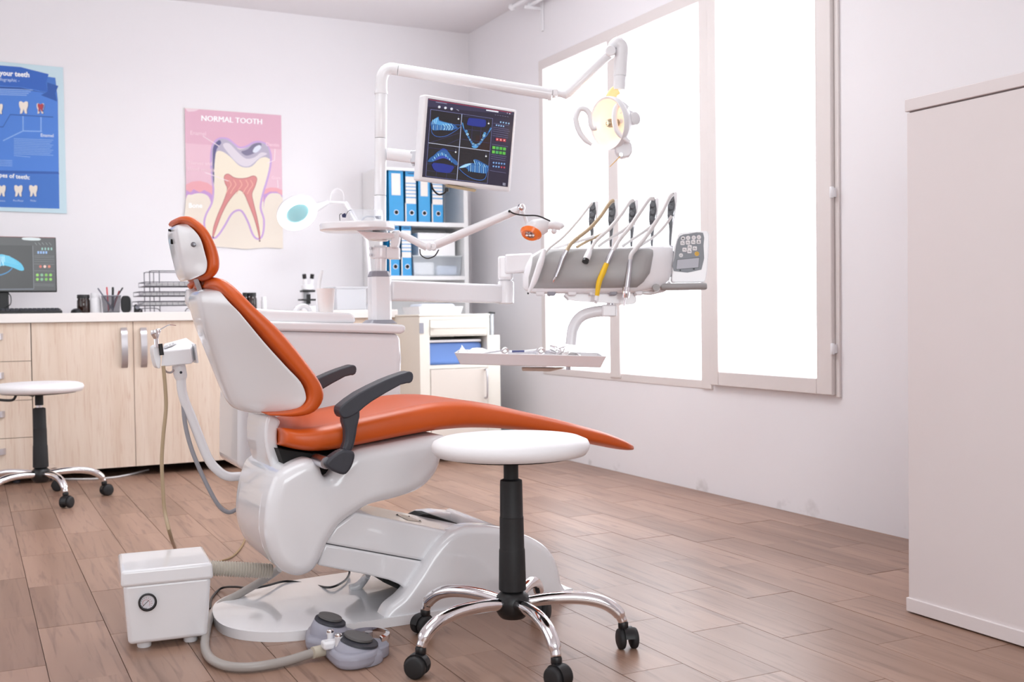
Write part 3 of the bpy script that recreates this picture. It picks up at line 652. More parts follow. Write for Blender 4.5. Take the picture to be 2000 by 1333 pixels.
# ================================================================== SHELF WITH BINDERS
SY, SX0, SX1 = 6.40, 2.305, AY(914.5, 440, 6.40).x
def zy(py, Y=SY, px=830): return AY(px, py, Y).z
zt = zy(330)
shf = root('shelf_unit', 'tall white shelf unit in the corner holding blue binders and boxes', 'shelf', ((SX0+SX1)/2, 6.55, 0))
SHW = mat('shelf_white', '#f0eeee', .45)
part('side_panel', box(B(), (SX0, SY, 0), (SX0+.018, YB-.01, zt)), SHW, shf, bevel=.001)
part('side_panel', box(B(), (SX1-.03, SY, 0), (SX1, YB-.01, zt)), SHW, shf, bevel=.001)
part('back_panel', box(B(), (SX0+.018, YB-.02, 0), (SX1-.03, YB-.011, zt)), SHW, shf, smooth=0)
zs1, zs2 = zy(434), zy(539)
for z in (zs1, zs2, zs2-.36, zs2-.72, .1): part('shelf_board', box(B(), (SX0+.018, SY, z-.026), (SX1-.03, YB-.02, z)), SHW, shf, bevel=.001)
part('top_panel', box(B(), (SX0+.018, SY+.0, zt-.018), (SX1-.03, YB-.02, zt)), SHW, shf)
BLUE = mat('binder_blue', '#1f93cf', .35); LBL = mat('binder_label', '#ece4de', .6)
def binder(px0, px1, pyt, zb, kind, label):
    yb_ = SY+.02; a0 = AY(px0+.8, pyt, yb_); x1 = AY(px1-.8, pyt, yb_).x; x0 = a0.x; zt_ = min(a0.z, zb+.33) if zb == zs1 else zb+.315
    r = root('ring_binder', label, 'binder', ((x0+x1)/2, yb_+.1, zb), 'blue ring binders on the shelf unit')
    bm = B(); box(bm, (x0, yb_, zb), (x1, yb_+.006, zt_)); box(bm, (x0, yb_, zb), (x0+.004, yb_+.27, zt_)); box(bm, (x1-.004, yb_, zb), (x1, yb_+.27, zt_)); part('cover', bm, BLUE, r, smooth=0)
    part('paper_block', box(B(), (x0+.005, yb_+.012, zb+.01), (x1-.005, yb_+.26, zt_-.03)), PAPER, r, smooth=0)
    xc = (x0+x1)/2; wv = (x1-x0)
    bm = B()
    if kind == 'A': box(bm, (x0+wv*.22, yb_-.0012, zb+.165), (x1-wv*.22, yb_, zt_-.02))
    else:
        box(bm, (x0+wv*.06, yb_-.0012, zb+.115), (x1-wv*.08, yb_, zb+.150))
        for k in range(4): box(bm, (x0+wv*.06, yb_-.0012, zb+.158+k*.022), (x1-wv*.08, yb_, zb+.174+k*.022))
        box(bm, (x0+wv*.06, yb_-.0012, zb+.246), (x1-wv*.08, yb_, zb+.285)); box(bm, (x0, yb_-.0012, zb+.002), (x0+.007, yb_, zb+.118))
    part('spine_label', bm, LBL, r, smooth=0, kind='stuff')
    bm = B(); lathe(bm, (xc+(.004 if kind == 'B' else 0), yb_-.002, zb+.058), [(.013, 0), (.013, .002)], (0, 1, 0), 20); part('finger_hole', bm, DARK, r, smooth=0)
    bm = B(); lathe(bm, (xc+(.004 if kind == 'B' else 0), yb_-.0016, zb+.058), [(.0155, 0), (.0155, .0014)], (0, 1, 0), 20); part('ring', bm, STEEL, r, smooth=0)
    if kind == 'B':
        bm = B(); box(bm, (xc-.02, yb_-.0015, zt_-.018), (xc+.024, yb_, zt_-.012)); part('print', bm, mat('binder_dark_print', '#16386e', .5), r, smooth=0)
binder(756.5, 789, 332, zs1, 'A', 'blue binder with tall white label, leftmost on the upper shelf')
binder(789.5, 814, 334, zs1, 'B', 'blue binder with striped white labels, second from left on the upper shelf')
binder(814.5, 841, 336, zs1, 'A', 'blue binder with tall white label under the monitor, third on the upper shelf')
binder(841.5, 866, 338, zs1, 'B', 'blue binder with striped white labels, rightmost on the upper shelf')
binder(759, 781, 444, zs2, 'B', 'left blue binder on the middle shelf, right behind the post')
binder(782, 804.5, 444, zs2, 'B', 'right blue binder on the middle shelf, beside the clear storage box')
# storage box and white box on it
g0, g1 = AY(806, 499, SY+.03), AY(906, 537, SY+.03)
sb = root('storage_box', 'clear plastic storage box with wrapped supplies on the middle shelf', 'storage box', ((g0.x+g1.x)/2, 6.5, zs2)); g1x = min(g1.x, SX1-.034)
bm = B(); xa, xb = g0.x, g1x
R = lambda z, e: [V((xa+e, SY+.03+e, z)), V((xb-e, SY+.03+e, z)), V((xb-e, SY+.25-e, z)), V((xa+e, SY+.25-e, z))]
bm = B(); loft(bm, [R(zs2, .012), R(g0.z-.006, .002)]); part('tub', bm, glassmat('clear_box_plastic', '#e4e9f0', .4, .12), sb, smooth=0)
bm = B(); loft(bm, [R(g0.z-.006, -.002), R(g0.z, -.002)]); part('rim', bm, glassmat('clear_box_rim', '#eef2f6', .6), sb, smooth=0)
bm = B(); box(bm, (xa+.02, SY+.06, zs2+.006), (xa+.16, SY+.2, zs2+.09)); part('wrapped_pack', bm, PAPER, sb, bevel=.01); bm = B(); box(bm, (xa+.18, SY+.06, zs2+.006), (xb-.02, SY+.2, zs2+.07)); part('wrapped_pack', bm, mat('pale_blue_pack', '#c3cfe4', .6), sb, bevel=.012)
w0, w1_ = AY(814, 455, SY+.06), AY(889, 499, SY+.06)
wb = root('carton', 'white box with a fitted lid standing on the clear storage box', 'box', ((w0.x+w1_.x)/2, 6.5, g0.z))
bm = B(); box(bm, (w0.x+.006, SY+.05, g0.z+.0005), (w1_.x-.006, SY+.24, w0.z-.03)); part('body', bm, PAPER, wb, smooth=0)
bm = B(); box(bm, (w0.x, SY+.044, w0.z-.045), (w1_.x, SY+.246, w0.z)); part('lid', bm, PAPER, wb, bevel=.002)

# ================================================================== MEDICAL TROLLEY
TY = 5.72
def tz(py, px=890): return AY(px, py, TY).z
tx0, tx1, tx2 = AY(820, 700, TY).x, AY(957, 700, TY).x, AY(978.5, 700, TY).x
tr_ = root('medical_trolley', 'ivory medical trolley with drawer, open shelf and door, before the shelf unit', 'trolley', ((tx0+tx1)/2, TY+.25, 0))
zt0 = AY(890, 613.5, TY).z; zl = AY(967, 655, TY).z
i0, i1 = AY(840, 700, TY).x, AY(952, 700, TY).x
bm = B(); box(bm, (tx0, TY, .06), (i0, TY+.5, zt0-.012)); part('side_panel', bm, IVORY, tr_, bevel=.003)
bm = B(); box(bm, (i1, TY, .06), (tx1, TY+.5, zt0-.012)); part('side_panel', bm, IVORY, tr_, bevel=.003)
part('back_panel', box(B(), (i0, TY+.48, .06), (i1, TY+.5, zt0-.012)), IVORY, tr_, smooth=0)
part('top', box(B(), (tx0-.004, TY-.004, zt0-.012), (tx1+.002, TY+.505, zt0)), IVORY, tr_, bevel=.004)
zd0, zd1 = tz(655), tz(625)
dr = part('drawer', box(B(), (i0+.002, TY-.004, zd0), (i1-.002, TY+.46, zd1)), IVORY, tr_, bevel=.003)
bm = B(); zh = tz(640); rtube(bm, [(i0+.02, TY-.004, zh), (i0+.03, TY-.03, zh), (i1-.03, TY-.03, zh), (i1-.02, TY-.004, zh)], .006, 8); part('handle', bm, IVORY, dr)
zs_ = tz(713); part('shelf_board', box(B(), (i0, TY+.002, zs_-.02), (i1, TY+.48, zs_)), IVORY, tr_, smooth=0)
part('front_rail', box(B(), (i0, TY+.001, zd1+.002), (i1, TY+.02, zt0-.012)), IVORY, tr_, smooth=0)
part('divider', box(B(), (i0, TY+.004, zd0-.006), (i1, TY+.48, zd0-.001)), IVORY, tr_, smooth=0)
dd = part('door', box(B(), (i0+.002, TY-.004, .07), (i1-.002, TY+.014, zs_-.023)), mat('door_ivory', '#e2d8cf', .4), tr_, bevel=.003)
hx = AY(947, 740, TY).x; bm = B(); rtube(bm, [(hx, TY-.004, tz(724)), (hx, TY-.03, tz(728)), (hx, TY-.03, tz(775)), (hx, TY-.004, tz(780))], .006, 8); part('handle', bm, STEEL, dd, label='steel bar handle')
bm = B(); box(bm, (tx1+.002, TY+.01, .06), (tx2, TY+.45, zl)); part('side_bin', bm, IVORY, tr_, bevel=.003)
bm = B(); box(bm, (tx0-.001, TY-.006, tz(650)), (tx0+.024, TY-.001, tz(630))); part('latch', bm, GREY, tr_, smooth=0)
for ax_ in (tx0+.05, tx1-.05):
    for ay_ in (TY+.06, TY+.44):
        bm = B(); lathe(bm, (ax_-.012, ay_, .028), [(.028, 0), (.028, .024)], (1, 0, 0), 18); box(bm, (ax_-.014, ay_-.01, .03), (ax_+.014, ay_+.01, .06)); part('caster', bm, BLKRUB, tr_)
bm = B(); box(bm, (i0+.006, TY+.05, zs_), (i1-.01, TY+.35, tz(670))); t = single('surgical_drape', bm, mat('blue_cloth', '#6f90cf', .8, bump=.4, bscale=25), 'folded blue cloth on the open shelf of the medical trolley', 'cloth', ((i0+i1)/2, TY+.2, zs_), bevel=.02, seg=4)
bm = B(); box(bm, (i0+.01, TY+.04, tz(669)), (i1-.02, TY+.36, tz(664))); single('white_lid', bm, W_PLA, 'flat white lid lying on the folded blue cloth in the trolley', 'tray', ((i0+i1)/2, TY+.2, tz(669)), bevel=.004)  # white lid, set as a loose slab on the cloth
bm = B(); lathe(bm, (AY(965, 640, TY).x, TY+.05, zl), [(.018, 0), (.02, .004), (.02, AY(965, 612, TY).z-zl)], n=20); single('glass_tube', bm, mat('tube_glass', '#e8ebee', .05, alpha=.6, spec=.9), 'clear glass tube standing on the side bin of the trolley', 'tube', (AY(965, 640, TY).x, TY+.05, zl))
bm = B(); x0 = tx1+.004; tube(bm, [(x0+.004, TY+.02, zl), (x0+.004, TY+.02, zt0+.005)], .005, 8); tube(bm, [(x0+.004, TY+.02, zt0+.005), (x0+.04, TY+.02, zt0+.002)], .005, 8); single('tube_holder', bm, BLACK, 'black wire holder around the glass tube on the trolley side', 'holder', (x0, TY+.02, zl))
q0, q1 = AY(818, 588, TY+.12), AY(905, 608, TY+.12)
bm = B(); Rr = lambda z, e: [V((q0.x+e, TY+.12+e, z)), V((q1.x-e, TY+.12+e, z)), V((q1.x-e, TY+.40-e, z)), V((q0.x+e, TY+.40-e, z))]
loft(bm, [Rr(zt0, .012), Rr(zt0+.045, 0), Rr(zt0+.045, .006), Rr(zt0+.006, .018)]); single('plastic_tray', bm, W_PLA, 'white plastic tray on top of the medical trolley', 'tray', ((q0.x+q1.x)/2, TY+.25, zt0), smooth=0)
bm = B(); box(bm, (q0.x+.03, TY+.16, zt0+.010), (q1.x-.03, TY+.36, zt0+.062)); single('wrapped_supplies', bm, mat('pale_pack', '#dfe4ee', .5, bump=.5, bscale=40), 'pale wrapped packs in the white tray on the trolley', 'packs', ((q0.x+q1.x)/2, TY+.25, zt0+.01), bevel=.02)

# ================================================================== DENTAL UNIT (cuspidor box, post, arm)
UY = 3.45
du = root('dental_unit', 'white dental unit box with spittoon top, post and side arm behind the orange chair', 'dental unit', (1.1, UY+.17, .2))
bm = B(); prism(bm, pY([(476, 642), (784, 652), (787, 700), (785, 790), (780, 915), (480, 921), (466, 917), (467, 800)], UY+.012, 1), UY+.012, UY+.33); part('cabinet', bm, W_FIB, du, bevel=.03, seg=5)
bm = B(); prism(bm, pY([(470, 622), (520, 628), (640, 631), (730, 632), (786, 634.5), (793, 637), (792, 648), (784, 652.5), (700, 650), (540, 646.5), (470, 645)], UY, 1), UY, UY+.34); part('top_slab', bm, W_FIB, du, bevel=.008, seg=4)
bm = B(); prism(bm, pY([(470, 600), (540, 606), (640, 610), (685, 612), (695, 618), (696, 632), (470, 634)], UY+.03, 1), UY+.03, UY+.31); part('spittoon_rim', bm, W_FIB, du, bevel=.014, seg=5)
# basin bowl hole suggestion: sunken bowl ring on the rim
# bc = V((AY(575, 606, UY+.15).x, UY+.16, AY(575, 606, UY+.03).z)); bm = B(); lathe(bm, bc, [(.105, -.004), (.11, .006), (.10, .008), (.08, -.0), (.02, -.002)], n=36); part('spittoon_bowl', bm, mat('glass_bowl', '#dfe3e6', .1, spec=.8), du)
PY_ = 3.605
PW = AY(743, 600, PY_).x
def post(px0, px1, py0, py1, m, nm, rad=None, ch=.008, dep=.07, lab=None, t0=0, t1=0):
    a = AY(px0, py0, PY_); b_ = AY(px1, py1, PY_)
    xl0, xr0, z1, z0 = a.x, b_.x, a.z, b_.z
    bm = B(); e = ch
    ring = lambda z, t: [V((x, y, z)) for x, y in ((xl0+e+t, PY_-dep/2+t), (xr0-e-t, PY_-dep/2+t), (xr0-t, PY_-dep/2+e+t), (xr0-t, PY_+dep/2-e-t), (xr0-e-t, PY_+dep/2-t), (xl0+e+t, PY_+dep/2-t), (xl0+t, PY_+dep/2-e-t), (xl0+t, PY_-dep/2+e+t))]
    loft(bm, [ring(z0, t0), ring(z1, t1)]); return part(nm, bm, m, du, bevel=.002, label=lab)
post(712, 769, 625.5, 632.5, GREY, 'post_foot', ch=.01, dep=.1, lab='grey bevelled foot', t1=.014)
post(721.5, 761, 541, 626, W_PNT, 'post_sleeve', ch=.012)
post(721.5, 759.5, 530, 541, GREY, 'post_collar', ch=.012, lab='grey collar', t1=.006)
def pd(px, py, D=3.8): return AD(px, py, D)
def cyl(nm, px, py0, py1, wpx, m, parent, D=3.8, px2=None, lab=None):
    a, b_ = pd(px, py0, D), pd(px2 or px, py1, D); bm = B(); r = wpx/2/FPX*D; tube(bm, [a, a.lerp(b_, .01), a.lerp(b_, .99), b_], [r*.96, r, r, r*.96], 28); return part(nm, bm, m, parent, label=lab)
cyl('post_tube', 743.5, 480, 532, 24, W_PNT, du, px2=743)
bm = B(); lathe(bm, pd(743, 505.5), [(.031, 0), (.034, .003), (.034, .036), (.031, .040)], CU, 28)
o_ = pd(757, 495); fbox(bm, o_, CR, CF, CU, (0, -.03, -.02), (.042, .03, .020)); part('arm_clamp', bm, W_PNT, du, bevel=.003)
for py in (486.5, 500): bm = B(); fbox(bm, pd(727, py), CR, CF, CU, (-.006, -.037, -.004), (.002, -.02, .004)); part('clamp_screw', bm, STEEL, du)
cyl('lamp_pole', 742.5, 383, 470, 23.5, W_PNT, du, px2=742.5)
cyl('lamp_pole', 743.5, 271, 382, 23.5, W_PNT, du, px2=742.5)
cyl('lamp_pole', 744.5, 184, 270, 23.5, W_PNT, du, px2=743.5)
cyl('pole_ring', 744.5, 178, 184, 26, W_PNT, du)
bm = B(); tube(bm, crs([pd(744.5, 180), pd(745.5, 155), pd(751, 141), pd(763, 134.5), pd(778, 136.5)], 6), 23/2/FPX*3.8, 24); part('pole_elbow', bm, W_PNT, du)
# lower side arm
UD = 3.83
a0 = AD(757, 568, UD); a1 = AD(985, 575, 4.2); axs = (a1-a0).normalized(); nn = axs.cross(CU).normalized()
hh = 40/2/FPX*UD
bm = B(); loft(bm, [[a0+CU*hh-nn*.03, a0+CU*hh+nn*.03, a0-CU*hh+nn*.03, a0-CU*hh-nn*.03], [a1+CU*hh*.97-nn*.03, a1+CU*hh*.97+nn*.03, a1-CU*hh*.97+nn*.03, a1-CU*hh*.97-nn*.03]]); part('side_arm', bm, W_PNT, du, bevel=.01, seg=4)
bm = B(); j = AD(988, 594, 4.18); lathe(bm, j, [(.026, 0), (.031, .004), (.031, .083), (.027, .088), (.022, .089), (.022, .105)], CU, 28); part('arm_joint', bm, W_PNT, du)
# rotating link with console head
cs = root('instrument_console', 'white dental instrument console with grey front, five hose hangers and a key panel', 'console', AD(1170, 590, 4.1))
CDp = 4.1
FH = V((math.sin(YAW), math.cos(YAW), 0)).normalized()
def PC(px, py, d=0): return AD(px, py, CDp+d)
bm = B(); e0 = AD(990, 548, 4.18)
fbox(bm, e0, CR, CF, CU, (-.035, -.035, 0), (.024, .035, .092)); part('link_elbow', bm, W_PNT, cs, bevel=.012, seg=4)
bm = B(); exn(bm, [AD(986, 497, 4.13), AD(1040, 494, 4.08), AD(1040, 530, 4.08), AD(986, 535, 4.13)], CF*.07); part('link_arm', bm, W_PNT, cs, bevel=.008)
# body: profile lofted left to right
def ring_body(px, top, bot, fr, dep):
    # fr = how far the front bulges toward the viewer
    t = PC(px, top); b_ = PC(px, bot); h = (t-b_).length; c = (t+b_)/2
    pts = [(0, .5), (-.55*fr, .47), (-.9*fr, .25), (-1.0*fr, -.1), (-.92*fr, -.38), (-.6*fr, -.5), (dep*.3, -.5), (dep, -.36), (dep, .30), (dep*.6, .5)]
    return crs([c+CF*x+CU*(y*h) for x, y in pts], 4, True)
bm = B(); loft(bm, [ring_body(1021, 540, 562, .01, .06), ring_body(1027, 518, 568, .03, .10), ring_body(1038, 499, 572, .05, .13), ring_body(1060, 487, 573, .065, .15), ring_body(1150, 485.5, 573.5, .07, .15), ring_body(1240, 484, 572, .07, .15), ring_body(1285, 482, 565, .06, .15), ring_body(1303, 481, 552, .045, .13), ring_body(1313, 484, 532, .02, .1), ring_body(1315, 492, 518, .01, .06)])
part('console_body', bm, W_FIB, cs, smooth=50)
CGREY = mat('console_grey', '#a3a0a0', .35)
def ring_g(px, top, bot, fr):
    t = PC(px, top); b_ = PC(px, bot); h = (t-b_).length; c = (t+b_)/2
    f = [(-.015, .5), (-.6*fr-.004, .48), (-.93*fr-.004, .25), (-1.02*fr-.004, -.1), (-.95*fr-.004, -.38), (-.62*fr-.003, -.5), (-.01, -.49)]
    return crs([c+CF*x+CU*(y*h) for x, y in f], 4)
bm = B(); loft(bm, [ring_g(1032, 535, 566, .038), ring_g(1040, 503, 567, .055), ring_g(1062, 489, 567.5, .072), ring_g(1150, 488, 567.5, .078), ring_g(1240, 487, 566, .077), ring_g(1253, 487, 556, .075), ring_g(1265, 487, 540, .068), ring_g(1272, 487.5, 510, .05)], closed=False, cap=False)
part('front_panel', bm, CGREY, cs, smooth=60, label='grey moulded front panel')
for x0, x1 in ((1046, 1064), (1068, 1086), (1108, 1127), (1150, 1166), (1190, 1206), (1240, 1256)):
    bm = B(); exn(bm, [PC(x0, 569, -.05), PC(x1, 569, -.05), PC(x1-1, 577, -.05), PC(x0+3, 577, -.05)], CF*.09); part('lower_guide', bm, GREY if x0 in (1068, 1190) else W_PLA, cs, bevel=.004)
bm = B(); exn(bm, crs([PC(1104, 574), PC(1130, 572), PC(1190, 571), PC(1236, 573), PC(1238, 594), PC(1180, 592), PC(1120, 588), PC(1108, 582)], 4, True), CF*.12); part('swivel_housing', bm, W_FIB, cs, bevel=.008)
# front handle bar
def hb(px0, py0, px1, py1, r, nm, m, d=-.04): bm = B(); a, b_ = PC(px0, py0, d), PC(px1, py1, d); tube(bm, [a, a.lerp(b_, .03), a.lerp(b_, .97), b_], [r*.8, r, r, r*.8], 20); return part(nm, bm, m, cs)
bm = B(); lathe(bm, PC(1282, 562, -.075), [(.0125, 0), (.014, .004), (.014, .05)], CF, 24); lathe(bm, PC(1282, 562, -.077), [(.004, 0), (.004, .003)], CF, 12); part('handle_bar', bm, CGREY, cs, label='grey handle end facing the viewer')
hb(1291, 561, 1380, 559.5, .0135, 'handle_bar', CGREY)
bm = B(); exn(bm, [PC(1255, 560), PC(1296, 545), PC(1312, 552), PC(1300, 570), PC(1270, 577), PC(1240, 574)], CF*.05); part('handle_mount', bm, W_FIB, cs, bevel=.006)
hb(1303, 556, 1312, 480, .008, 'panel_bracket', STEEL, .02)
# key panel
KD = CDp-.03
def kp(x, y, d=0): return AD(x, y, KD+d)
bm = B(); exn(bm, crs([kp(1312, 549), kp(1313, 530), kp(1319, 480), kp(1325, 459), kp(1333, 454.5), kp(1374, 451.5), kp(1383, 454), kp(1385.5, 466), kp(1383, 510), kp(1380, 540), kp(1376, 551), kp(1366, 552), kp(1320, 552.5)], 3, True), CF*.035); kpn = part('key_panel', bm, W_FIB, cs, bevel=.006, seg=4)
a = Art(lambda x, y: AD(x, y, KD-.0008), -CF, .00005, rough=.35)
a.poly([(1316, 530), (1317, 505), (1321, 478), (1328, 461), (1345, 457), (1373, 455), (1374, 480), (1370, 527)], '#858990', 2)
a.poly([(1322, 507), (1366.5, 502.5), (1365, 523.5), (1320, 527)], '#4f5258'); a.poly([(1323, 508), (1365.5, 503.8), (1364, 522.5), (1321, 526)], '#b9bac4')
for x, y in ((1334, 466), (1344, 465), (1355, 464.5), (1365, 463.5)): a.disc(x, y, 4.2, '#f0ecee', n=20)
for x, y in ((1333, 475), (1343.5, 474), (1354, 473), (1364.5, 472.5), (1347, 483), (1337, 488), (1357, 485.5), (1346.5, 491)): a.poly([(x-4.2, y-3), (x-3, y-4), (x+3, y-4), (x+4.2, y-3), (x+4.2, y+3), (x+3, y+4), (x-3, y+4), (x-4.2, y+3)], '#f0ecee')
a.disc(1330, 499, 4, '#e9e6e8', n=20); a.disc(1361, 496, 4.4, '#e8b51f', n=20); a.line([(1359, 494), (1358.6, 497), (1361, 498.6), (1363.4, 497), (1363, 494)], .7, '#8d6708'); a.line([(1361, 492.6), (1361, 496)], .7, '#8d6708')
for x, y in ((1334, 466), (1333, 475), (1343.5, 474), (1354, 473), (1347, 483), (1337, 488), (1357, 485.5), (1346.5, 491)): a.line([(x-2.2, y+1.2), (x-.5, y-1.2), (x+.5, y+.8), (x+2.4, y+1.0)], .9, '#2f2f33')
a.text('M', 1331.8, 468, 5, '#1f1f22', .02); a.line([(1363, 475), (1364.5, 470.5), (1366, 475)], 1.4, '#1f1f22')
for x, y in ((1344, 465), (1355, 464.5), (1365, 463.5), (1330, 499)): a.line([(x-1.8, y+1), (x, y-1.6), (x+1.8, y+1), (x-1.8, y+1)], .5, '#8a8a90')
a.rect(1327, 527, 1330, 529.5, '#222226'); a.rect(1353, 524.5, 1357, 527, '#222226')
a.done('panel_print', kpn)
# hangers
HG = mat('hanger_grey', '#55555a', .35)
hang = [(1159, 395, 480), (1197, 392, 479), (1237, 392, 479), (1277, 389, 478), (1313, 377, 477)]
for i, (x, yt, yb_) in enumerate(hang):
    s = (yb_-yt)/85
    L_ = [(x-9, yt+8*s), (x-8, yt+25*s), (x-8.5, yt+40*s), (x-5, yt+55*s), (x-6, yb_)]; R_ = [(x+5, yt+2), (x+5, yt+20*s), (x+1, yt+40*s), (x-.5, yt+55*s), (x-2, yb_)]
    d0 = .035
    ol = [(x-4, yt)]+[(x+3, yt)]+R_+L_[::-1]
    bm = B(); exn(bm, crs([PC(u, v, d0) for u, v in [(x-3, yt+1), (x+5, yt+1), (x+5, yt+22*s), (x+2, yt+38*s), (x, yt+55*s), (x-1, yb_), (x-5.5, yb_), (x-5.5, yt+58*s), (x-8.5, yt+42*s), (x-8.5, yt+24*s), (x-7, yt+8*s)]], 3, True), CF*.014)
    hg = part('hose_hanger', bm, HG, cs, bevel=.002)
    bm = B(); exn(bm, crs([PC(u, v, d0-.001) for u, v in [(x+3, yt), (x+10, yt), (x+9, yt+20*s), (x+4, yt+45*s), (x+1, yt+62*s), (x-1, yb_), (x-2.5, yb_), (x+.5, yt+55*s), (x+3.5, yt+38*s), (x+5.5, yt+20*s)]], 3, True), CF*.016); part('spine', bm, W_PLA, hg, bevel=.002)
    for t in (.13, .30, .46):
        bm = B(); lathe(bm, PC(x-1.5-t*3, yt+t*80*s, d0-.012), [(.008, 0), (.0115, .003), (.0115, .02)], CF, 16); part('roller', bm, HG, hg)
# ---- handpieces, each hanging over its hanger
def hp(label, hose, hm, hr, parts, nm='dental_handpiece'):
    r = root(nm, label, 'handpiece', PC(*parts[-1][0][-1][:2], -.08), 'handpieces hanging on the instrument console')
    bm = B(); rtube(bm, [PC(*p) for p in hose], hr, 10, sub=7); part('hose', bm, hm, r)
    for pts, rs, m, n_ in parts:
        bm = B(); rtube(bm, [PC(*p) for p in pts], rs, 16); part(n_, bm, m, r)
F_ = -.085
hp('white slim scaler handpiece at the left end of the instrument console', [(1156, 396, 0), (1150, 404, -.01), (1130, 430, -.03), (1100, 463, -.05), (1075, 483, -.06), (1062, 496, F_)], HOSEW, .0052,
   [([(1063, 488, F_), (1060, 500, F_), (1055, 516, F_-.004), (1044, 548, F_-.004), (1032, 572, F_-.004)], [.0065, .0105, .0125, .0115, .0045], W_PLA, 'handle'), ([(1032, 571, F_-.004), (1031, 575, F_-.004)], [.004, .003], BLACK, 'tip')], 'scaler_handpiece')
hp('silver straight handpiece on a tan hose, second from the left on the console', [(1198, 392, 0), (1190, 398, -.01), (1172, 424, -.03), (1150, 448, -.05), (1122, 470, -.06), (1110, 484, -.07), (1105, 496, F_)], HOSET, .0076,
   [([(1107, 490, F_), (1099, 505, F_)], [.009, .0095], STEEL, 'coupling'), ([(1099, 505, F_), (1092, 525, F_), (1085, 542, F_-.004)], [.0085, .0075, .006], STEEL, 'handle'), ([(1085, 542, F_-.004), (1082, 547, F_-.004), (1080, 552, F_-.004)], [.006, .005, .0015], CHROME, 'tip')], 'motor_handpiece')
hp('empty hose with round black connector end, third from the left on the console', [(1237, 391, 0), (1229, 396, -.01), (1214, 418, -.03), (1190, 447, -.05), (1165, 470, -.06), (1153, 488, -.08)], HOSEW, .0072,
   [([(1152, 487, -.08), (1149, 497, F_-.006), (1145, 507, F_-.015)], [.009, .0125, .0135], W_PNT, 'coupling'), ([(1144.6, 507.5, F_-.016), (1143, 512, F_-.022)], [.0125, .0125], BLACK, 'connector_face')], 'hose_connector')
hp('yellow bent high speed handpiece with silver coupling, fourth on the console', [(1277, 388, 0), (1268, 390, -.01), (1252, 412, -.03), (1228, 447, -.05), (1210, 468, -.06), (1197, 490, F_)], HOSEW, .0080,
   [([(1197, 489, F_), (1190, 503, F_), (1185, 515, F_)], [.008, .0095, .0095], STEEL, 'coupling'), ([(1185, 515, F_), (1178, 532, F_-.006), (1170, 552, F_-.012), (1166, 578, F_-.012)], [.0095, .011, .0105, .008], mat('yellow_plastic', '#f2c318', .35), 'handle'), ([(1166, 578, F_-.012), (1164.5, 587, F_-.014), (1163.5, 592, F_-.018)], [.007, .0075, .006], W_PLA, 'head'), ([(1165, 589, F_-.02), (1159.5, 587, F_-.03)], [.002, .0006], STEEL, 'bur')], 'turbine_handpiece')
hp('chrome air and water syringe with bent needle tip, rightmost on the console', [(1313, 380, 0), (1306, 388, -.01), (1290, 420, -.03), (1262, 462, -.05), (1242, 486, -.07), (1233, 498, F_), (1230, 512, F_)], HOSEW, .0084,
   [([(1231, 505, F_), (1229, 525, F_-.004), (1226, 548, F_-.006), (1224, 563, F_-.008)], [.008, .0095, .0105, .011], STEEL, 'handle'), ([(1223.5, 562, F_-.008), (1222.5, 572, F_-.01), (1221.5, 582, F_-.01)], [.0145, .0155, .013], CHROME, 'button_head'), ([(1221, 582, F_-.01), (1219, 600, F_-.01), (1223, 615, F_-.012), (1226.5, 627, F_-.014)], [.004, .0022, .0018, .0014], CHROME, 'needle')], 'air_water_syringe')
# return hoses running from hangers back into the console top
for pts, m in (([(1197, 440, .0), (1180, 455, .01), (1150, 470, .02), (1125, 484, .03)], HOSET), ([(1235, 435, .0), (1218, 450, .01), (1185, 470, .02), (1168, 482, .03)], HOSEW), ([(1275, 440, .0), (1255, 455, .01), (1235, 468, .02), (1215, 482, .03)], HOSEW), ([(1312, 422, .0), (1298, 442, .01), (1278, 462, .02), (1248, 482, .03)], HOSEW), ([(1160, 462, .0), (1135, 470, .01), (1100, 480, .02), (1080, 486, .03)], HOSEW)):
    bm = B(); rtube(bm, [PC(*p) for p in pts], .0056, 8); part('return_hose', bm, m, cs)
# tray arm below the console
bm = B(); c = crs([PC(1202, 608, .02), PC(1165, 609, .02), PC(1136, 618, .02), PC(1120, 640, .02), PC(1115, 674, .02)], 7); tube(bm, c, [22/2/FPX*4.1]*len(c), 20); part('tray_arm', bm, W_PNT, cs)
bm = B(); o_ = PC(1190, 608, .02); fbox(bm, o_, CR, CF, CU, (-.03, -.03, -.022), (.026, .03, .024)); part('tray_arm_block', bm, W_PNT, cs, bevel=.006)
bm = B(); tube(bm, [PC(1192, 598, .02), PC(1192, 589, .02)], .014, 16); part('swivel_pin', bm, STEEL, cs)
# ---- instrument tray
TD0, TDp = 3.80, .34
tl, trr = AD(888, 689, TD0), AD(1184, 696, TD0); bl_, br_ = AD(896, 711, TD0), AD(1178, 718, TD0)
FHt = FH*TDp
def tring(a_, b_, dz, e, back): # rectangle ring
    ux = (b_-a_).normalized(); up = V((0, 0, 1))
    return [a_+ux*e+FH*e+up*dz, b_-ux*e+FH*e+up*dz, b_-ux*e+FHt-FH*e+up*dz, a_+ux*e+FHt-FH*e+up*dz]
bm = B(); loft(bm, [tring(tl, trr, -.042, .018, 0), tring(tl, trr, -.02, .008, 0), tring(tl, trr, 0, -.002, 0), tring(tl, trr, 0, .004, 0), tring(tl, trr, -.02, .013, 0), tring(tl, trr, -.037, .023, 0)])
ty_ = single('instrument_tray', bm, W_PNT, 'white shallow tray with dental instruments hanging under the console', 'tray', tl.lerp(trr, .5)+FHt*.5-V((0, 0, .042)), bevel=.003)
bm = B(); pz = tl.lerp(trr, .5)+FHt*.5; 
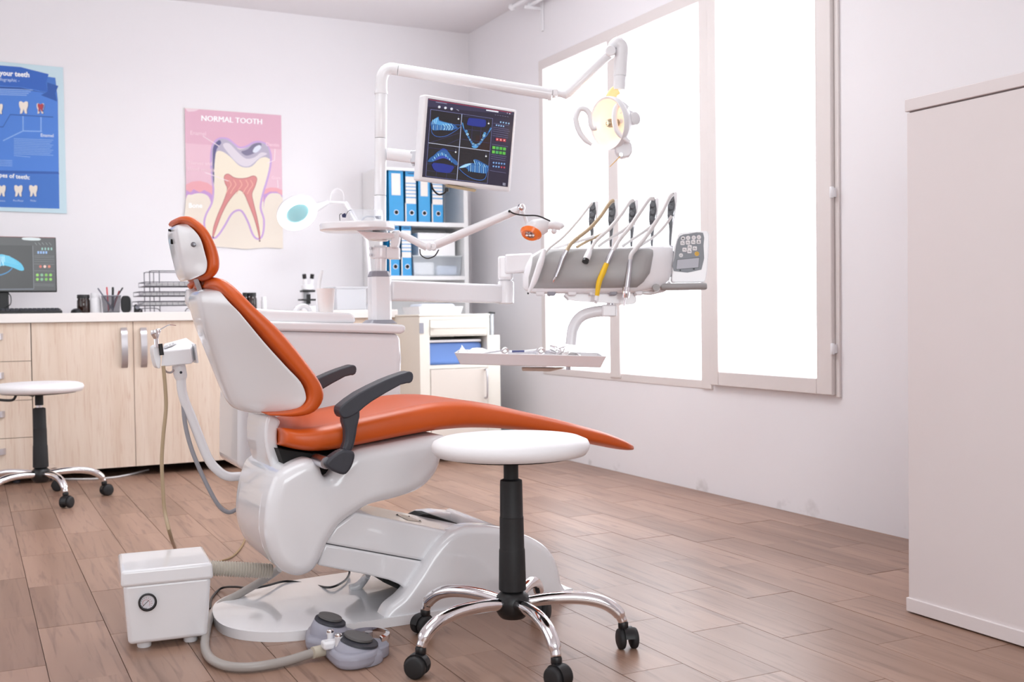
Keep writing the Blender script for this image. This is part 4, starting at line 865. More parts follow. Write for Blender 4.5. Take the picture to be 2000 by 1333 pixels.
tb = [AD(1019, 719, 3.95), AD(1105, 719, 3.95), AD(1075, 726, 3.95), AD(1020, 725, 3.95)]
exn(bm, tb, CF*.12); part('tray_holder_plate', bm, mat('plate_underside', '#d8c6b8', .5), cs, bevel=.003)
bm = B(); lathe(bm, AD(1110, 723, 3.95), [(.010, 0), (.010, .02)], CU, 6); part('tray_screw', bm, STEEL, cs)
fl = tl.z-.036 # tray floor height
def TF(px, py, dz=0): p = AZ(px, py, fl+dz); return p
ux = (trr-tl).normalized(); ux.z = 0
def TP(u, v, dz=0): # u along 0..1, v depth 0..1
    p = tl.lerp(trr, u)+FHt*v; return V((p.x, p.y, p.z-.036+dz))
bm = B()
random.seed(3)
grid = [[TP(.02+.30*i/8, .08+.8*j/6, .012+.022*random.random()+(.016 if i in (0,) else 0)+.012*(j == 6)) for i in range(9)] for j in range(7)]
vg = [[bm.verts.new(p) for p in r_] for r_ in grid]
for j in range(6):
    for i in range(8): bm.faces.new((vg[j][i], vg[j][i+1], vg[j+1][i+1], vg[j+1][i]))
ps = single('paper_napkin', bm, PAPER, 'crumpled white paper napkin in the left part of the instrument tray', 'napkin', TP(.17, .5), smooth=0)
md = ps.modifiers.new('solid', 'SOLIDIFY'); md.thickness = .0006
bm = B(); sp_ = [TP(.60+.36*i/7, .15+.6*((i*3) % 5)/5, .012) for i in range(8)]
grid = [[TP(.64+.34*i/8, .1+.75*j/6, .008+.034*math.exp(-((i-3.2)**2)/6)*(.6+.6*random.random())) for i in range(9)] for j in range(7)]
vg = [[bm.verts.new(p) for p in r_] for r_ in grid]
for j in range(6):
    for i in range(8): bm.faces.new((vg[j][i], vg[j][i+1], vg[j+1][i+1], vg[j+1][i]))
ps = single('plastic_pouch', bm, glassmat('pouch_film', '#ece4e2', .7, .2), 'translucent crumpled plastic pouch in the right part of the instrument tray', 'pouch', TP(.8, .5), smooth=0)
md = ps.modifiers.new('solid', 'SOLIDIFY'); md.thickness = .0006
for px, lab in ((986, 'left round dental mirror lying in the instrument tray'), (1057.5, 'right round dental mirror lying in the instrument tray, beside the syringe')):
    c = AD(px, 686, 3.9); r = root('dental_mirror', lab, 'mirror', c, 'dental mirrors in the tray')
    bm = B(); nrm = -(CF*.9-CU*.45+CR*.2).normalized(); lathe(bm, c, [(.0135, -.002), (.014, 0), (.0125, .001)], nrm, 24); part('mirror_head', bm, CHROME, r)
    bm = B(); tube(bm, [c-CR*.012+CF*.01, c-CR*.09+CF*.08-CU*.012], .002, 8); part('handle', bm, STEEL, r)
sy = root('carpule_syringe', 'steel dental syringe with a slotted barrel lying between the two mirrors in the tray', 'syringe', AD(1020, 687, 3.93))
def T2(px, py): return AD(px, py, 3.93)
bm = B(); tube(bm, [T2(996, 688), T2(1030, 687.5)], .0065, 14); part('barrel', bm, STEEL, sy)
bm = B(); tube(bm, [T2(1000, 687), T2(1024, 686.6)], .0042, 12); 
for v in bm.verts: v.co -= CF*.004
part('cartridge', bm, mat('cartridge_blue', '#4a4e80', .2), sy)
bm = B(); tube(bm, [T2(1030, 687.5), T2(1040, 687), T2(1046, 687)], [.007, .008, .009], 14); part('collar', bm, STEEL, sy)
bm = B(); lathe(bm, T2(1046, 687), [(.012, 0), (.012, .003)], CR, 16); tube(bm, [T2(1046, 687), T2(1064, 686.5)], .003, 8); part('plunger', bm, STEEL, sy)
sc_ = root('extraction_forceps', 'shiny steel forceps and clamp tilted up in the instrument tray', 'forceps', AD(1092, 690, 3.93))
bm = B(); rtube(bm, [T2(1074, 675.5), T2(1084, 679), T2(1092, 684), T2(1102, 692)], [.004, .006, .007, .004], 10); part('jaw', bm, CHROME, sc_)
bm = B(); rtube(bm, [T2(1084, 684), T2(1096, 678), T2(1110, 675)], [.006, .006, .003], 10); rtube(bm, [T2(1090, 692), T2(1098, 686), T2(1103, 680)], [.005, .007, .004], 10); part('jaw', bm, CHROME, sc_)
bm = B(); rtube(bm, [T2(1064, 690), T2(1074, 686), T2(1086, 690)], [.004, .009, .005], 10); part('handle', bm, STEEL, sc_)
# ================================================================== OVERHEAD LAMP
dl = root('operating_lamp', 'white overhead dental lamp with a lit round reflector on a jointed arm', 'lamp', pd(778, 136))
r1 = 23/2/FPX*3.8
cyl('arm_tube', 779, 136.5, 183, 23, W_PNT, dl, px2=1072)
bm = B(); a, b_ = pd(1071, 183), pd(1078, 184); tube(bm, [a, b_], r1*1.13, 24); part('arm_collar', bm, W_PNT, dl)
bm = B(); tube(bm, [pd(1078, 183.5), pd(1086, 183), pd(1096, 183.5), pd(1104, 185), pd(1112, 180)], [.017, .013, .012, .017, .017], 16); o_ = pd(1085, 183); fbox(bm, o_, CR, CF, CU, (-.01, -.022, -.012), (.008, .022, .012)); part('joint', bm, W_PNT, dl, bevel=.003)
cyl('lower_arm', 1107, 184, 107, 19.5, W_PNT, dl, px2=1188)
bm = B(); lathe(bm, pd(1191, 103)-CF*.03, [(.016, 0), (.019, .003), (.019, .05), (.016, .053)], CF, 24); part('knuckle', bm, W_PNT, dl)
bm = B(); c = crs([pd(1192, 99), pd(1196, 90), pd(1206, 86), pd(1214, 93), pd(1214, 106), pd(1212.5, 128), pd(1211.5, 149)], 5); k = len(c); tube(bm, c, [(.012 if i < 3 else .012+.0115*min(1, (i-2)/7)) for i in range(k)], 24); part('drop_tube', bm, W_PNT, dl)
cyl('sleeve', 1211, 149, 176, 24, W_PNT, dl, px2=1209.5)
LIT = mat('warm_lit_plastic', '#f7e4cf', .4)
bm = B(); c = crs([pd(1206, 175), pd(1199, 180), pd(1192, 190), pd(1188, 200)], 5); tube(bm, c, .017, 12, flat=.45); part('neck', bm, mat('amber_lit_neck', '#f6cf95', .4, emit=.35, ecol='#ffc77a'), dl, label='amber glowing neck')  # bulb light leaking through the neck is put in as emission
# lamp head: disc facing left-down toward the chair
hc = pd(1187, 241, 3.74); ln = (-CR*.80-CU*.16-CF*.57).normalized(); R_ = 52/FPX*3.74
bm = B(); lathe(bm, hc, [(R_*.90, 0), (R_*.97, .004), (R_, -.006), (R_*.98, -.02), (R_*.90, -.028), (R_*.84, -.02)], ln, 48, cap=False)
bmr = bm; part('rim', bm, W_PLA, dl)
REFL = mat('reflector_lit', '#efe0d4', .3, emit=.5, ecol='#ffd0a6')
bm = B(); lathe(bm, hc, [(R_*.90, 0), (R_*.82, -.018), (R_*.6, -.036), (R_*.3, -.046), (.002, -.048)], ln, 40, cap=False); part('reflector', bm, REFL, dl, label='warm glowing faceted reflector')
bm = B(); lathe(bm, hc, [(R_*.86, -.03), (R_*.8, -.045), (R_*.55, -.065), (R_*.2, -.075), (.002, -.076)], ln, 40, cap=False); part('rear_shell', bm, W_PLA, dl)
bm = B(); lathe(bm, hc+ln*.0, [(.013, -.044), (.015, -.03), (.015, -.008), (.011, .002), (.004, .006)], ln, 20); part('bulb_shield', bm, mat('bulb_shield', '#9a9384', .15, metal=.5), dl)
bm = B(); lathe(bm, hc, [(.008, -.04), (.008, .004)], ln, 12); part('bulb', bm, mat('bulb', '#fff6e0', .3, emit=2.5, ecol='#ffe9c4'), dl)
pl = bpy.data.lights.new('lamp_bulb_light', 'POINT'); pl.energy = .09; pl.color = (1, .8, .6); pl.shadow_soft_size = .02
po = bpy.data.objects.new('lamp_bulb_light', pl); COL.objects.link(po); po.location = hc+ln*.03
pl = bpy.data.lights.new('lamp_vent_light', 'POINT'); pl.energy = .12; pl.color = (1, .62, .25); pl.shadow_soft_size = .01
po = bpy.data.objects.new('lamp_vent_light', pl); COL.objects.link(po); po.location = pd(1200, 212, 3.84)
for pts in ([(1165, 250), (1158, 250), (1154, 240), (1152, 224), (1144, 214), (1133, 213), (1127, 222), (1125, 236), (1132, 258), (1144, 274), (1156, 283)],
            [(1211, 222), (1202, 230), (1201, 222), (1208, 205), (1220, 203), (1230, 212)],
            [(1226, 212), (1214, 203), (1204, 209), (1200, 228), (1203, 250), (1212, 264), (1230, 278)]):
    if len(pts) == 6: continue
    bm = B(); dd_ = 3.72 if pts[0][0] < 1200 else 3.70; rtube(bm, [pd(x, y, dd_) for x, y in pts], [.0085]+[.0095]*(len(pts)-2)+[.006], 12, sub=5); part('grip_handle', bm, W_PLA, dl)
bm = B(); o_ = pd(1226, 215, 3.74); tube(bm, [pd(1214, 214, 3.74), pd(1240, 233, 3.76)], [.013, .02], 16); part('handle_arm', bm, W_PLA, dl)
bm = B(); lathe(bm, pd(1243, 231, 3.72), [(.018, 0), (.022, .003), (.022, .06)], (CF*.8-CR*.6).normalized(), 24); part('knob', bm, W_PLA, dl)
bm = B(); exn(bm, [pd(1202, 288, 3.73), pd(1226, 272, 3.73), pd(1234, 280, 3.73), pd(1236, 296, 3.73), pd(1230, 306, 3.73), pd(1216, 309, 3.73), pd(1204, 299, 3.73)], CF*.05); part('switch_box', bm, W_PLA, dl, bevel=.006)
bm = B(); lathe(bm, pd(1213, 302, 3.72), [(.007, 0), (.008, .002), (.008, .014)], CF, 16); part('switch', bm, STEEL, dl)
bm = B(); tube(bm, [pd(1211, 306, 3.72), pd(1191, 326, 3.72)], [.002, .0014], 8); part('switch_lever', bm, mat('lever_amber', '#e0b060', .3), dl)

# ================================================================== CHAIR SIDE MONITOR
rays = [ray(829, 184), ray(1009.5, 214.5), ray(997, 375), ray(817, 352.5)]
M3 = Matrix([[rays[0][i], -rays[1][i], rays[2][i]] for i in range(3)])  # z0 r0 - z1 r1 + z2 r2 = z3 r3
sol = M3.inverted() @ rays[3]; base = 3.72; sc = base/sol[0]
Pm = [CP+rays[0]*sol[0]*sc, CP+rays[1]*sol[1]*sc, CP+rays[2]*sol[2]*sc, CP+rays[3]*1*sc]
if max(sol[0], sol[1], sol[2]) > 1.35 or min(sol[0], sol[1], sol[2]) < .75:
    Pm = [CP+rays[0]*3.72, CP+rays[1]*3.80, CP+rays[2]*3.80, CP+rays[3]*3.72]
print('monitor z', list(sol), [(Pm[0]-Pm[1]).length, (Pm[0]-Pm[3]).length])
mn = ((Pm[1]-Pm[0]).cross(Pm[3]-Pm[0])).normalized()
if mn.dot(CF) > 0: mn = -mn
def MP(x, y):
    d = ray(x, y); return CP+d*((Pm[0]-CP).dot(mn)/d.dot(mn))
mo = root('dental_monitor', 'white framed monitor on the post showing blue jaw scans', 'monitor', pd(790, 300))
bm = B(); exn(bm, [MP(829, 184), MP(1009.5, 214.5), MP(997, 375), MP(817, 352.5)], -mn*.045); part('housing', bm, W_PLA, mo, bevel=.007, seg=4)
bm = B(); cc = [MP(845, 205), MP(995, 229), MP(984, 362), MP(834, 342)]; exn(bm, [p-mn*.044 for p in cc], -mn*.02); part('rear_cover', bm, IVORY, mo, bevel=.01)
a = Art(MP, mn, .00003, emit=.95); a.k = 12
X = lambda x: 800+x/6.664
def s_(*p): return [(800+x/6.664, 180+y/6.664) for x, y in p]
a.poly(s_((240, 80), (1362, 262), (1278, 1236), (162, 1104)), '#2a2438')
a.poly(s_((242, 85), (1360, 266), (1350, 300), (232, 190)), '#3a3550')
a.line(s_((250, 95), (1325, 268)), .9, '#c03a52')
a.poly(s_((275, 225), (1080, 345), (1010, 1190), (210, 1095)), '#231f24', up=1)
a.poly(s_((860, 560), (1055, 590), (1040, 770), (860, 745)), '#2e1c1a')
a.poly(s_((1080, 330), (1300, 365), (1250, 1050), (1030, 1020)), '#2c2740')
a.line(s_((275, 225), (1080, 345), (1010, 1190), (210, 1095)), .55, '#8f93d0', closed=True)
a.line(s_((680, 285), (615, 1145)), .9, '#c7cff0'); a.line(s_((245, 660), (1040, 770)), .9, '#d8dcf2')
for p in (((225, 720), (600, 770)), ((220, 930), (600, 970)), ((215, 1020), (600, 1068)), ((690, 310), (1060, 355)), ((680, 480), (1060, 520)), ((660, 610), (1040, 665)), ((820, 340), (800, 700)), ((935, 370), (910, 720)), ((260, 660), (655, 530)), ((490, 680), (650, 610)), ((640, 940), (760, 955)), ((350, 1030), (340, 1110)), ((485, 1040), (470, 1130))): a.line(s_(*p), .3, '#4c4a8c')
C1, C2, C3, C4 = '#2f5f9e', '#5aa0da', '#a8d8f2', '#26348c'
# top-left: side jaw
a.poly(s_((272, 405), (300, 365), (330, 345), (375, 322), (382, 360), (440, 385), (500, 400), (550, 410), (600, 440), (625, 470), (600, 480), (540, 500), (480, 500), (400, 495), (320, 500), (285, 470)), C1, 3)
a.poly(s_((300, 370), (375, 325), (378, 375), (480, 400), (550, 430), (430, 430), (340, 420)), C2, 2)
a.line(s_((282, 460), (290, 530), (340, 575), (420, 582), (500, 560), (600, 500), (660, 450), (660, 432), (560, 425)), .9, '#3f6ec2', 4)
for k in range(10): a.line(s_((310+k*25, 430), (305+k*25, 495)), .9, C2 if k % 2 else C3)
for k in range(4): a.line(s_((430+k*35, 415), (460+k*35, 455), (440+k*35, 495)), 1.2, C3)
for k in range(3): a.line(s_((300+k*28, 360-k*10), (290+k*22, 420)), 1, C3)
# top right: arch
a.poly(s_((765, 345), (800, 338), (970, 358), (990, 390), (985, 440), (940, 455), (760, 430), (748, 400)), C4, 3)
a.line(s_((684, 400), (700, 470), (735, 540), (780, 620), (820, 690), (860, 705), (910, 680), (960, 610), (1010, 550), (1055, 460)), 2.2, C1, 4)
for k in range(15):
    t = k/14; pts = s_((735, 510), (770, 600), (815, 670), (855, 690), (910, 670), (950, 600), (975, 540)); i = min(5, int(t*6)); f_ = t*6-i
    a.disc(pts[i][0]*(1-f_)+pts[i+1][0]*f_, pts[i][1]*(1-f_)+pts[i+1][1]*f_, 2.6 if k in (0, 1, 13, 14) else 1.8, C3 if k % 2 else C2, n=10); a.disc(pts[i][0]*(1-f_)+pts[i+1][0]*f_, pts[i][1]*(1-f_)+pts[i+1][1]*f_, 1.0, '#1d3768', n=8)
a.poly(s_((805, 700), (890, 705), (860, 732), (820, 725)), C2, 2); a.line(s_((684, 400), (700, 470)), 1.4, C2); a.line(s_((1030, 520), (1060, 470)), 1.2, C2)
# bottom left: upper arch
a.poly(s_((305, 920), (560, 960), (555, 1010), (530, 1045), (480, 1052), (350, 1035), (300, 990)), C4, 2)
a.poly(s_((400, 750), (430, 733), (465, 742), (490, 770), (395, 765)), '#2b419c', 2)
a.poly(s_((233, 905), (260, 860), (310, 825), (370, 770), (430, 755), (490, 770), (550, 850), (610, 900), (622, 945), (590, 948), (530, 900), (480, 868), (420, 860), (350, 885), (290, 908)), C1, 3)
a.poly(s_((310, 890), (370, 840), (430, 830), (480, 850), (560, 915), (480, 872), (420, 862), (350, 885)), '#3c4fae', 2)
for k in range(11): t = k/10; a.line(s_((290+250*t, 870-95*math.sin(math.pi*t)+25*t), (305+235*t, 895-80*math.sin(math.pi*t)+20*t)), 1.6, C3 if k % 2 else C2)
# bottom right: side
a.poly(s_((632, 985), (700, 945), (780, 925), (850, 925), (830, 880), (870, 880), (930, 910), (1000, 950), (1025, 970), (1005, 1050), (960, 1060), (880, 1050), (780, 1030), (720, 985)), C1, 3)
a.line(s_((635, 990), (680, 1040), (760, 1100), (850, 1138), (940, 1145), (985, 1110), (995, 1050)), .9, '#4178cc', 4)
a.poly(s_((640, 985), (720, 940), (800, 930), (750, 965), (690, 985)), C3, 2)
for k in range(9): a.line(s_((765+k*27, 945+k*3), (760+k*28, 1035+k*3)), 1.0, C3 if k % 2 else C2)
for k in range(6): a.line(s_((830+k*32, 885+k*14), (850+k*32, 945+k*8)), 1.2, C2 if k % 2 else C3)
for x, y in ((630, 350), (1022, 410), (594, 782), (988, 836)): a.disc(X(x), 180+y/6.664, 1.6, '#f2f2f6', n=10); a.line(s_((x, y-40), (x, y-10)), .3, '#7c7cb0')
for x, y in ((380, 195), (460, 207), (540, 220)): a.disc(X(x), 180+y/6.664, 2.6, '#dcdce8', n=8)
a.line(s_((605, 225), (635, 245)), 1, '#a8a8bc')
a.poly(s_((990, 228), (1150, 250), (1148, 268), (990, 244)), '#e8e8f2'); a.line(s_((335, 130), (480, 153)), 1.1, '#9a98b4')
a.disc(X(1265), 180+275/6.664, .9, '#c8c8d8', n=6); a.disc(X(1296), 180+282/6.664, 1.2, '#d8d8e4', n=6)
for k in range(6): a.line(s_((1100+k*32, 296+k*5), (1120+k*32, 300+k*5)), .5, '#8c8aa8')
for k in range(4): a.disc(X(1178+k*35), 180+(392+k*6)/6.664, 1.7, '#8fb4d8', n=8); a.disc(X(1124+k*30), 180+(432+k*5)/6.664, 1.5, '#9cc0ec', n=8)
for y, l in ((405, 200), (458, 200), (482, 215), (508, 200), (538, 200), (565, 200), (680, 210), (812, 200), (838, 190), (865, 190), (1022, 210)): a.line(s_((1085-(y-400)*.08, y), (1085-(y-400)*.08+l, y+l*.16)), .4, '#8886b0')
for k in range(3): a.poly(s_((1115+k*46, 597+k*6), (1152+k*46, 601+k*6), (1150+k*46, 638+k*6), (1113+k*46, 634+k*6)), '#c03a42'); a.disc(X(1132+k*46), 180+(617+k*6)/6.664, 1.3, '#f0d0d0', n=6)
for j in range(2):
    for k in range(4): a.poly(s_((1070+k*46-j*5, 703+k*6+j*56), (1107+k*46-j*5, 707+k*6+j*56), (1105+k*46-j*5, 744+k*6+j*56), (1068+k*46-j*5, 740+k*6+j*56)), ('#6cc24a', '#4fa860', '#55b040', '#5cb848')[k])
for j in range(2):
    for k in range(5): a.disc(X(1084+k*35-j*2), 180+(920+k*4+j*47)/6.664, 1.8, '#c04a58' if (j and k > 2) else '#7ca4d8', n=8)
for j in range(2): a.line(s_((1202, 1188+j*18), (1238, 1192+j*18)), 1.2, '#c8c8dc')
a.done('screen', mo)
bm = B(); tube(bm, [pd(757, 301), pd(806, 307)], .0215, 20); part('mount_arm', bm, W_PNT, mo)
bm = B(); fbox(bm, pd(808, 308), CR, CF, CU, (-.01, -.02, -.022), (.012, .02, .022)); part('mount_joint', bm, STEEL, mo, bevel=.003)
bm = B(); tube(bm, [pd(808, 293), pd(808, 324)], .005, 10); part('joint_bolt', bm, STEEL, mo)
bm = B(); tube(bm, [pd(808, 307), pd(826, 310)], .012, 12); part('mount_stub', bm, BLACK, mo)
bm = B(); lathe(bm, pd(866, 357), [(.004, 0), (.004, .001)], CU, 8); o1, o2 = MP(877, 362)-mn*.02, MP(932, 372)-mn*.02; tube(bm, [o1, o2], .006, 4, flat=2.5); part('button_strip', bm, mat('brass_strip', '#c9b890', .35), mo)
bm = B(); rtube(bm, [MP(850, 359)-mn*.03, MP(853, 370)-mn*.03, MP(864, 380)-mn*.03, MP(875, 377)-mn*.03, MP(881, 370)-mn*.03], .0032, 10); part('cable', bm, BLACK, mo)
bm = B(); fbox(bm, MP(880, 371)-mn*.03, CR, CF, CU, (-.007, -.006, -.006), (.007, .006, .006)); part('cable_plug', bm, BLACK, mo, bevel=.002)

# ================================================================== ROUND SIDE TABLE ON POST
RT = root('round_tray_table', 'white round tray table fixed to the post, holding safety goggles', 'tray table', pd(720, 470, 3.75))
tc_ = pd(698, 444, 3.70); rr = 72/FPX*3.70; tn = (V((0, 0, 1))+CR*.035*-1).normalized()
tn = (V((0, 0, 1))+CR*(-.02)+FH*(-.0)).normalized()
ux_ = (CR-tn*CR.dot(tn)).normalized(); uy_ = tn.cross(ux_)
def disc_ring(f, h): return [tc_+ux_*(math.copysign(abs(math.cos(t))**.85, math.cos(t))*rr*f)+uy_*(math.copysign(abs(math.sin(t))**.85, math.sin(t))*rr*f*1.0)+tn*h for t in [i*2*math.pi/48 for i in range(48)]]
bm = B(); loft(bm, [disc_ring(.96, -.012), disc_ring(1.0, -.009), disc_ring(1.0, .008), disc_ring(.985, .011), disc_ring(.965, .008)]); part('table_top', bm, W_PNT, RT, smooth=50)
bm = B(); exn(bm, [tc_+CR*(-.005)-tn*.012, pd(772, 455, 3.72), pd(770, 464, 3.72), pd(716, 467, 3.72)], CF*.10)
part('bracket', bm, W_PNT, RT, bevel=.004)
bm = B(); tube(bm, [pd(743, 471), pd(743, 452)], .027, 28); part('collar', bm, W_PNT, RT)
bm = B(); exn(bm, [pd(765, 452, 3.74), pd(781, 449, 3.74), pd(779, 470, 3.74), pd(776, 484, 3.74), pd(762, 484, 3.74)], CF*.06); part('side_bracket', bm, W_PNT, RT, bevel=.006)
# goggles
sg = root('safety_goggles', 'clear safety goggles with dark blue temple clips on the round tray table', 'goggles', tc_+tn*.011)
GL = glassmat('goggle_lens', '#eef0f6', .22, .03)
gD = 3.66
bm = B(); g = [AD(x, y, gD+d) for x, y, d in ((680, 429, .02), (682, 412, .02), (705, 408, -.03), (728, 409, -.02), (745, 411, .05), (748, 430, .05))]
loft(bm, [[AD(681, 410, gD+.03), AD(705, 408.5, gD-.03), AD(728, 409, gD-.03), AD(747, 411, gD+.04)], [AD(683, 430, gD+.03), AD(706, 431, gD-.028), AD(728, 431, gD-.028), AD(749, 431, gD+.04)]], cap=False, closed=False); o = part('lens', bm, GL, sg); md = o.modifiers.new('s', 'SOLIDIFY'); md.thickness = .002
NAVY = mat('navy_plastic', '#1e2148', .35)
for pts in (((667.5, 419), (674, 416), (676, 421), (674.5, 425), (668, 424.5)), ((731.5, 422.5), (744, 421.5), (744, 428.5), (734, 427))):
    bm = B(); exn(bm, [AD(x, y, gD+.03) for x, y in pts], CF*.012); part('temple_clip', bm, NAVY, sg, bevel=.001)
bm = B(); rtube(bm, [AD(664, 431.5, gD+.03), AD(663.5, 420, gD+.03), AD(668, 417.5, gD+.03)], .0012, 6); rtube(bm, [AD(676, 420, gD+.03), AD(680, 413, gD+.02), AD(686, 410.5, gD)], .0010, 6); part('frame_wire', bm, BLACK, sg)
bm = B(); rtube(bm, [AD(706, 431, gD+.02), AD(713, 424.5, gD+.02), AD(724, 423, gD+.02), AD(731, 424, gD+.02)], .0028, 8); part('temple', bm, GREY, sg)
# cup and filler on unit
cupc = AY(637, 611, UY+.09); cupz = AY(637, 610.5, UY+.03).z
cu = root('plastic_cup', 'white plastic cup standing on the spittoon rim of the dental unit', 'cup', (cupc.x, UY+.09, cupz))
ht = AY(640, 564, UY+.09).z-cupz
bm = B(); lathe(bm, (cupc.x, UY+.09, cupz), [(.024, 0), (.0245, .003), (.0305, ht-.003), (.032, ht), (.030, ht), (.0235, .006), (.0, .005)], n=32, cap=False); bm.faces.new([v for v in bm.verts][:32]); part('cup_body', bm, mat('cup_plastic', '#f3ecea', .35), cu)
bm = B(); yy = UY+.14; rtube(bm, [AY(622, 611, yy), AY(621, 590, yy), AY(623, 560, yy), AY(626, 540, yy), AY(630, 528, yy)], [.009, .0075, .007, .007, .004], 12); part('cup_filler', bm, W_PLA, du)
bm = B(); yy = UY+.10; rtube(bm, [AY(575, 611, yy), AY(583, 601, yy), AY(594, 598, yy), AY(602, 602, yy), AY(606, 611, yy)], [.008, .008, .008, .008, .007], 12); part('bowl_spout', bm, W_PLA, du)

# ================================================================== CURING LAMP ARM
cl = root('curing_lamp', 'white jointed arm lamp with an orange shield hanging in front of the window', 'lamp', pd(772, 470))
def cseg(nm, x0, y0, x1, y1, w, D=3.75, m=W_PNT, w1=None): a, b_ = AD(x0, y0, D), AD(x1, y1, D); r = w/2/FPX*D; r2 = (w1 or w)/2/FPX*D; bm = B(); tube(bm, [a, a.lerp(b_, .02), a.lerp(b_, .98), b_], [r*.9, r, r2, r2*.9], 20); part(nm, bm, m, cl)
cseg('upper_arm', 782, 456, 834, 484, 14)
bm = B(); lathe(bm, AD(838, 481.5, 3.73), [(.010, 0), (.0125, .002), (.0125, .035)], CF, 20); part('elbow_joint', bm, W_PNT, cl)
bm = B(); lathe(bm, AD(846, 482, 3.73), [(.010, 0), (.0115, .002), (.0115, .035)], CF, 20); lathe(bm, AD(845, 482.5, 3.728), [(.003, 0), (.003, .003)], CF, 8); part('elbow_joint', bm, W_PNT, cl)
cseg('forearm', 850, 479, 1012, 410, 17)
bm = B(); sphere(bm, AD(1018, 406, 3.73), .014); part('wrist_ball', bm, CHROME, cl)
cseg('rod', 1020, 412, 1031, 440, 6)
bm = B(); rtube(bm, [AD(820, 487, 3.72), AD(822, 498, 3.72), AD(834, 505, 3.72), AD(849, 500, 3.72), AD(857, 488, 3.72)], .0022, 8); rtube(bm, [AD(994, 412.5, 3.71), AD(1006, 418, 3.71), AD(1025, 421, 3.71), AD(1050, 422, 3.71), AD(1075, 432, 3.71)], .0026, 8); sphere(bm, AD(995, 413, 3.71), .005, n=8); part('cable', bm, BLACK, cl)
bm = B(); rtube(bm, [AD(1030, 455, 3.75), AD(1048, 446, 3.75), AD(1068, 440, 3.75), AD(1076, 441, 3.75)], [.026, .033, .024, .012], 20); part('lamp_body', bm, W_PLA, cl)
bm = B(); rtube(bm, [AD(1070, 441, 3.74), AD(1082, 440, 3.74), AD(1096, 443, 3.74), AD(1099, 446, 3.74)], [.012, .016, .014, .006], 16); o_ = AD(1082, 452, 3.74); sphere(bm, o_, .010); part('rear_knob', bm, W_PLA, cl)
ORS = mat('orange_shield', '#f0792e', .2, emit=.12, ecol='#f0792e')
bm = B(); on = (-CR*.35-CU*.75-CF*.55).normalized(); c0_ = AD(1035, 459, 3.70)
lathe(bm, c0_, [(.020, .0), (.033, .004), (.044, -.012), (.042, -.016), (.030, -.004), (.018, -.006)], on, 32, cap=False)
for v in bm.verts: d = v.co-c0_; v.co = c0_+d+CU*(-.25*d.dot(CU))+CR*(-.12*d.dot(CR))
part('shield', bm, ORS, cl, label='translucent orange light shield')
bm = B(); lathe(bm, c0_, [(.0285, -.001), (.020, -.003), (.001, -.004)], on, 24, cap=False); part('light_face', bm, mat('lamp_face', '#b9a39c', .15, metal=.6), cl)
bm = B()
for dx in (-.009, .002, .013): sphere(bm, c0_+CR*dx+on*.002, .005, n=8)
part('lens', bm, CHROME, cl, kind='stuff')
# ================================================================== DENTAL CHAIR
CY = 3.0
ch = root('dental_chair', 'large orange and white reclining dental chair in the middle of the room', 'dental chair', (1.1, CY, 0))
# base plate
bm = B(); ol = crs([(.594, 2.93, 0), (.650, 2.83, 0), (.76, 2.775, 0), (.98, 2.775, 0), (1.3, 2.775, 0), (1.57, 2.80, 0), (1.592, 2.84, 0), (1.592, 3.22, 0), (1.565, 3.28, 0), (1.2, 3.335, 0), (.98, 3.33, 0), (.76, 3.29, 0), (.64, 3.20, 0), (.595, 3.07, 0)], 5, True); exn(bm, ol, (0, 0, .026)); part('base_plate', bm, W_FIB, ch, bevel=.009, seg=4)
# base hood near wall
hood = [(741, 1224), (744, 1205), (760, 1190), (790, 1164), (820, 1122), (846, 1081), (872, 1051), (899, 1034), (925, 1029), (974, 1030.6), (1022, 1044), (1060, 1062), (1082, 1085), (1094, 1115), (1099, 1141), (1104, 1152), (1106, 1164), (1000, 1185), (870, 1205)]
HY = 2.785
hp3 = [AY(x, y, HY) for x, y in hood]
for p in hp3:
    p.z = .002 if p.z < .03 else p.z
bm = B(); pillow(bm, resample((lambda c: c+[c[0]])(crs(hp3, 5, True)), 161)[:-1], HY-.004, HY+.07, .026, 7, rfar=.012)
for v in bm.verts: v.co.z = max(v.co.z, .001)
part('base_hood_side', bm, W_FIB, ch, smooth=180)
bm = B(); hp4 = [AY(x, y, HY) for x, y in [(1000, 1180), (985, 1080), (996, 1044), (1004, 1040), (1022, 1045), (1060, 1063), (1082, 1087), (1094, 1117), (1099, 1143), (1105, 1160), (1000, 1180)]]
for p in hp4: p.z = max(p.z-.003, .024)
fm = [p for p in hp4]; 
bm = B(); prism(bm, hp4, HY+.03, 3.26); part('base_hood', bm, W_FIB, ch, bevel=.02, seg=5)
far = [AY(x, y, 3.24) for x, y in [(800, 1020), (806, 1006), (822, 999), (845, 997), (880, 1000), (930, 1012), (975, 1030), (990, 1090), (820, 1110)]]
for p in far: p.z = max(p.z, .025)
bm = B(); prism(bm, far, 3.205, 3.29); part('base_hood_side', bm, W_FIB, ch, bevel=.015, seg=4)
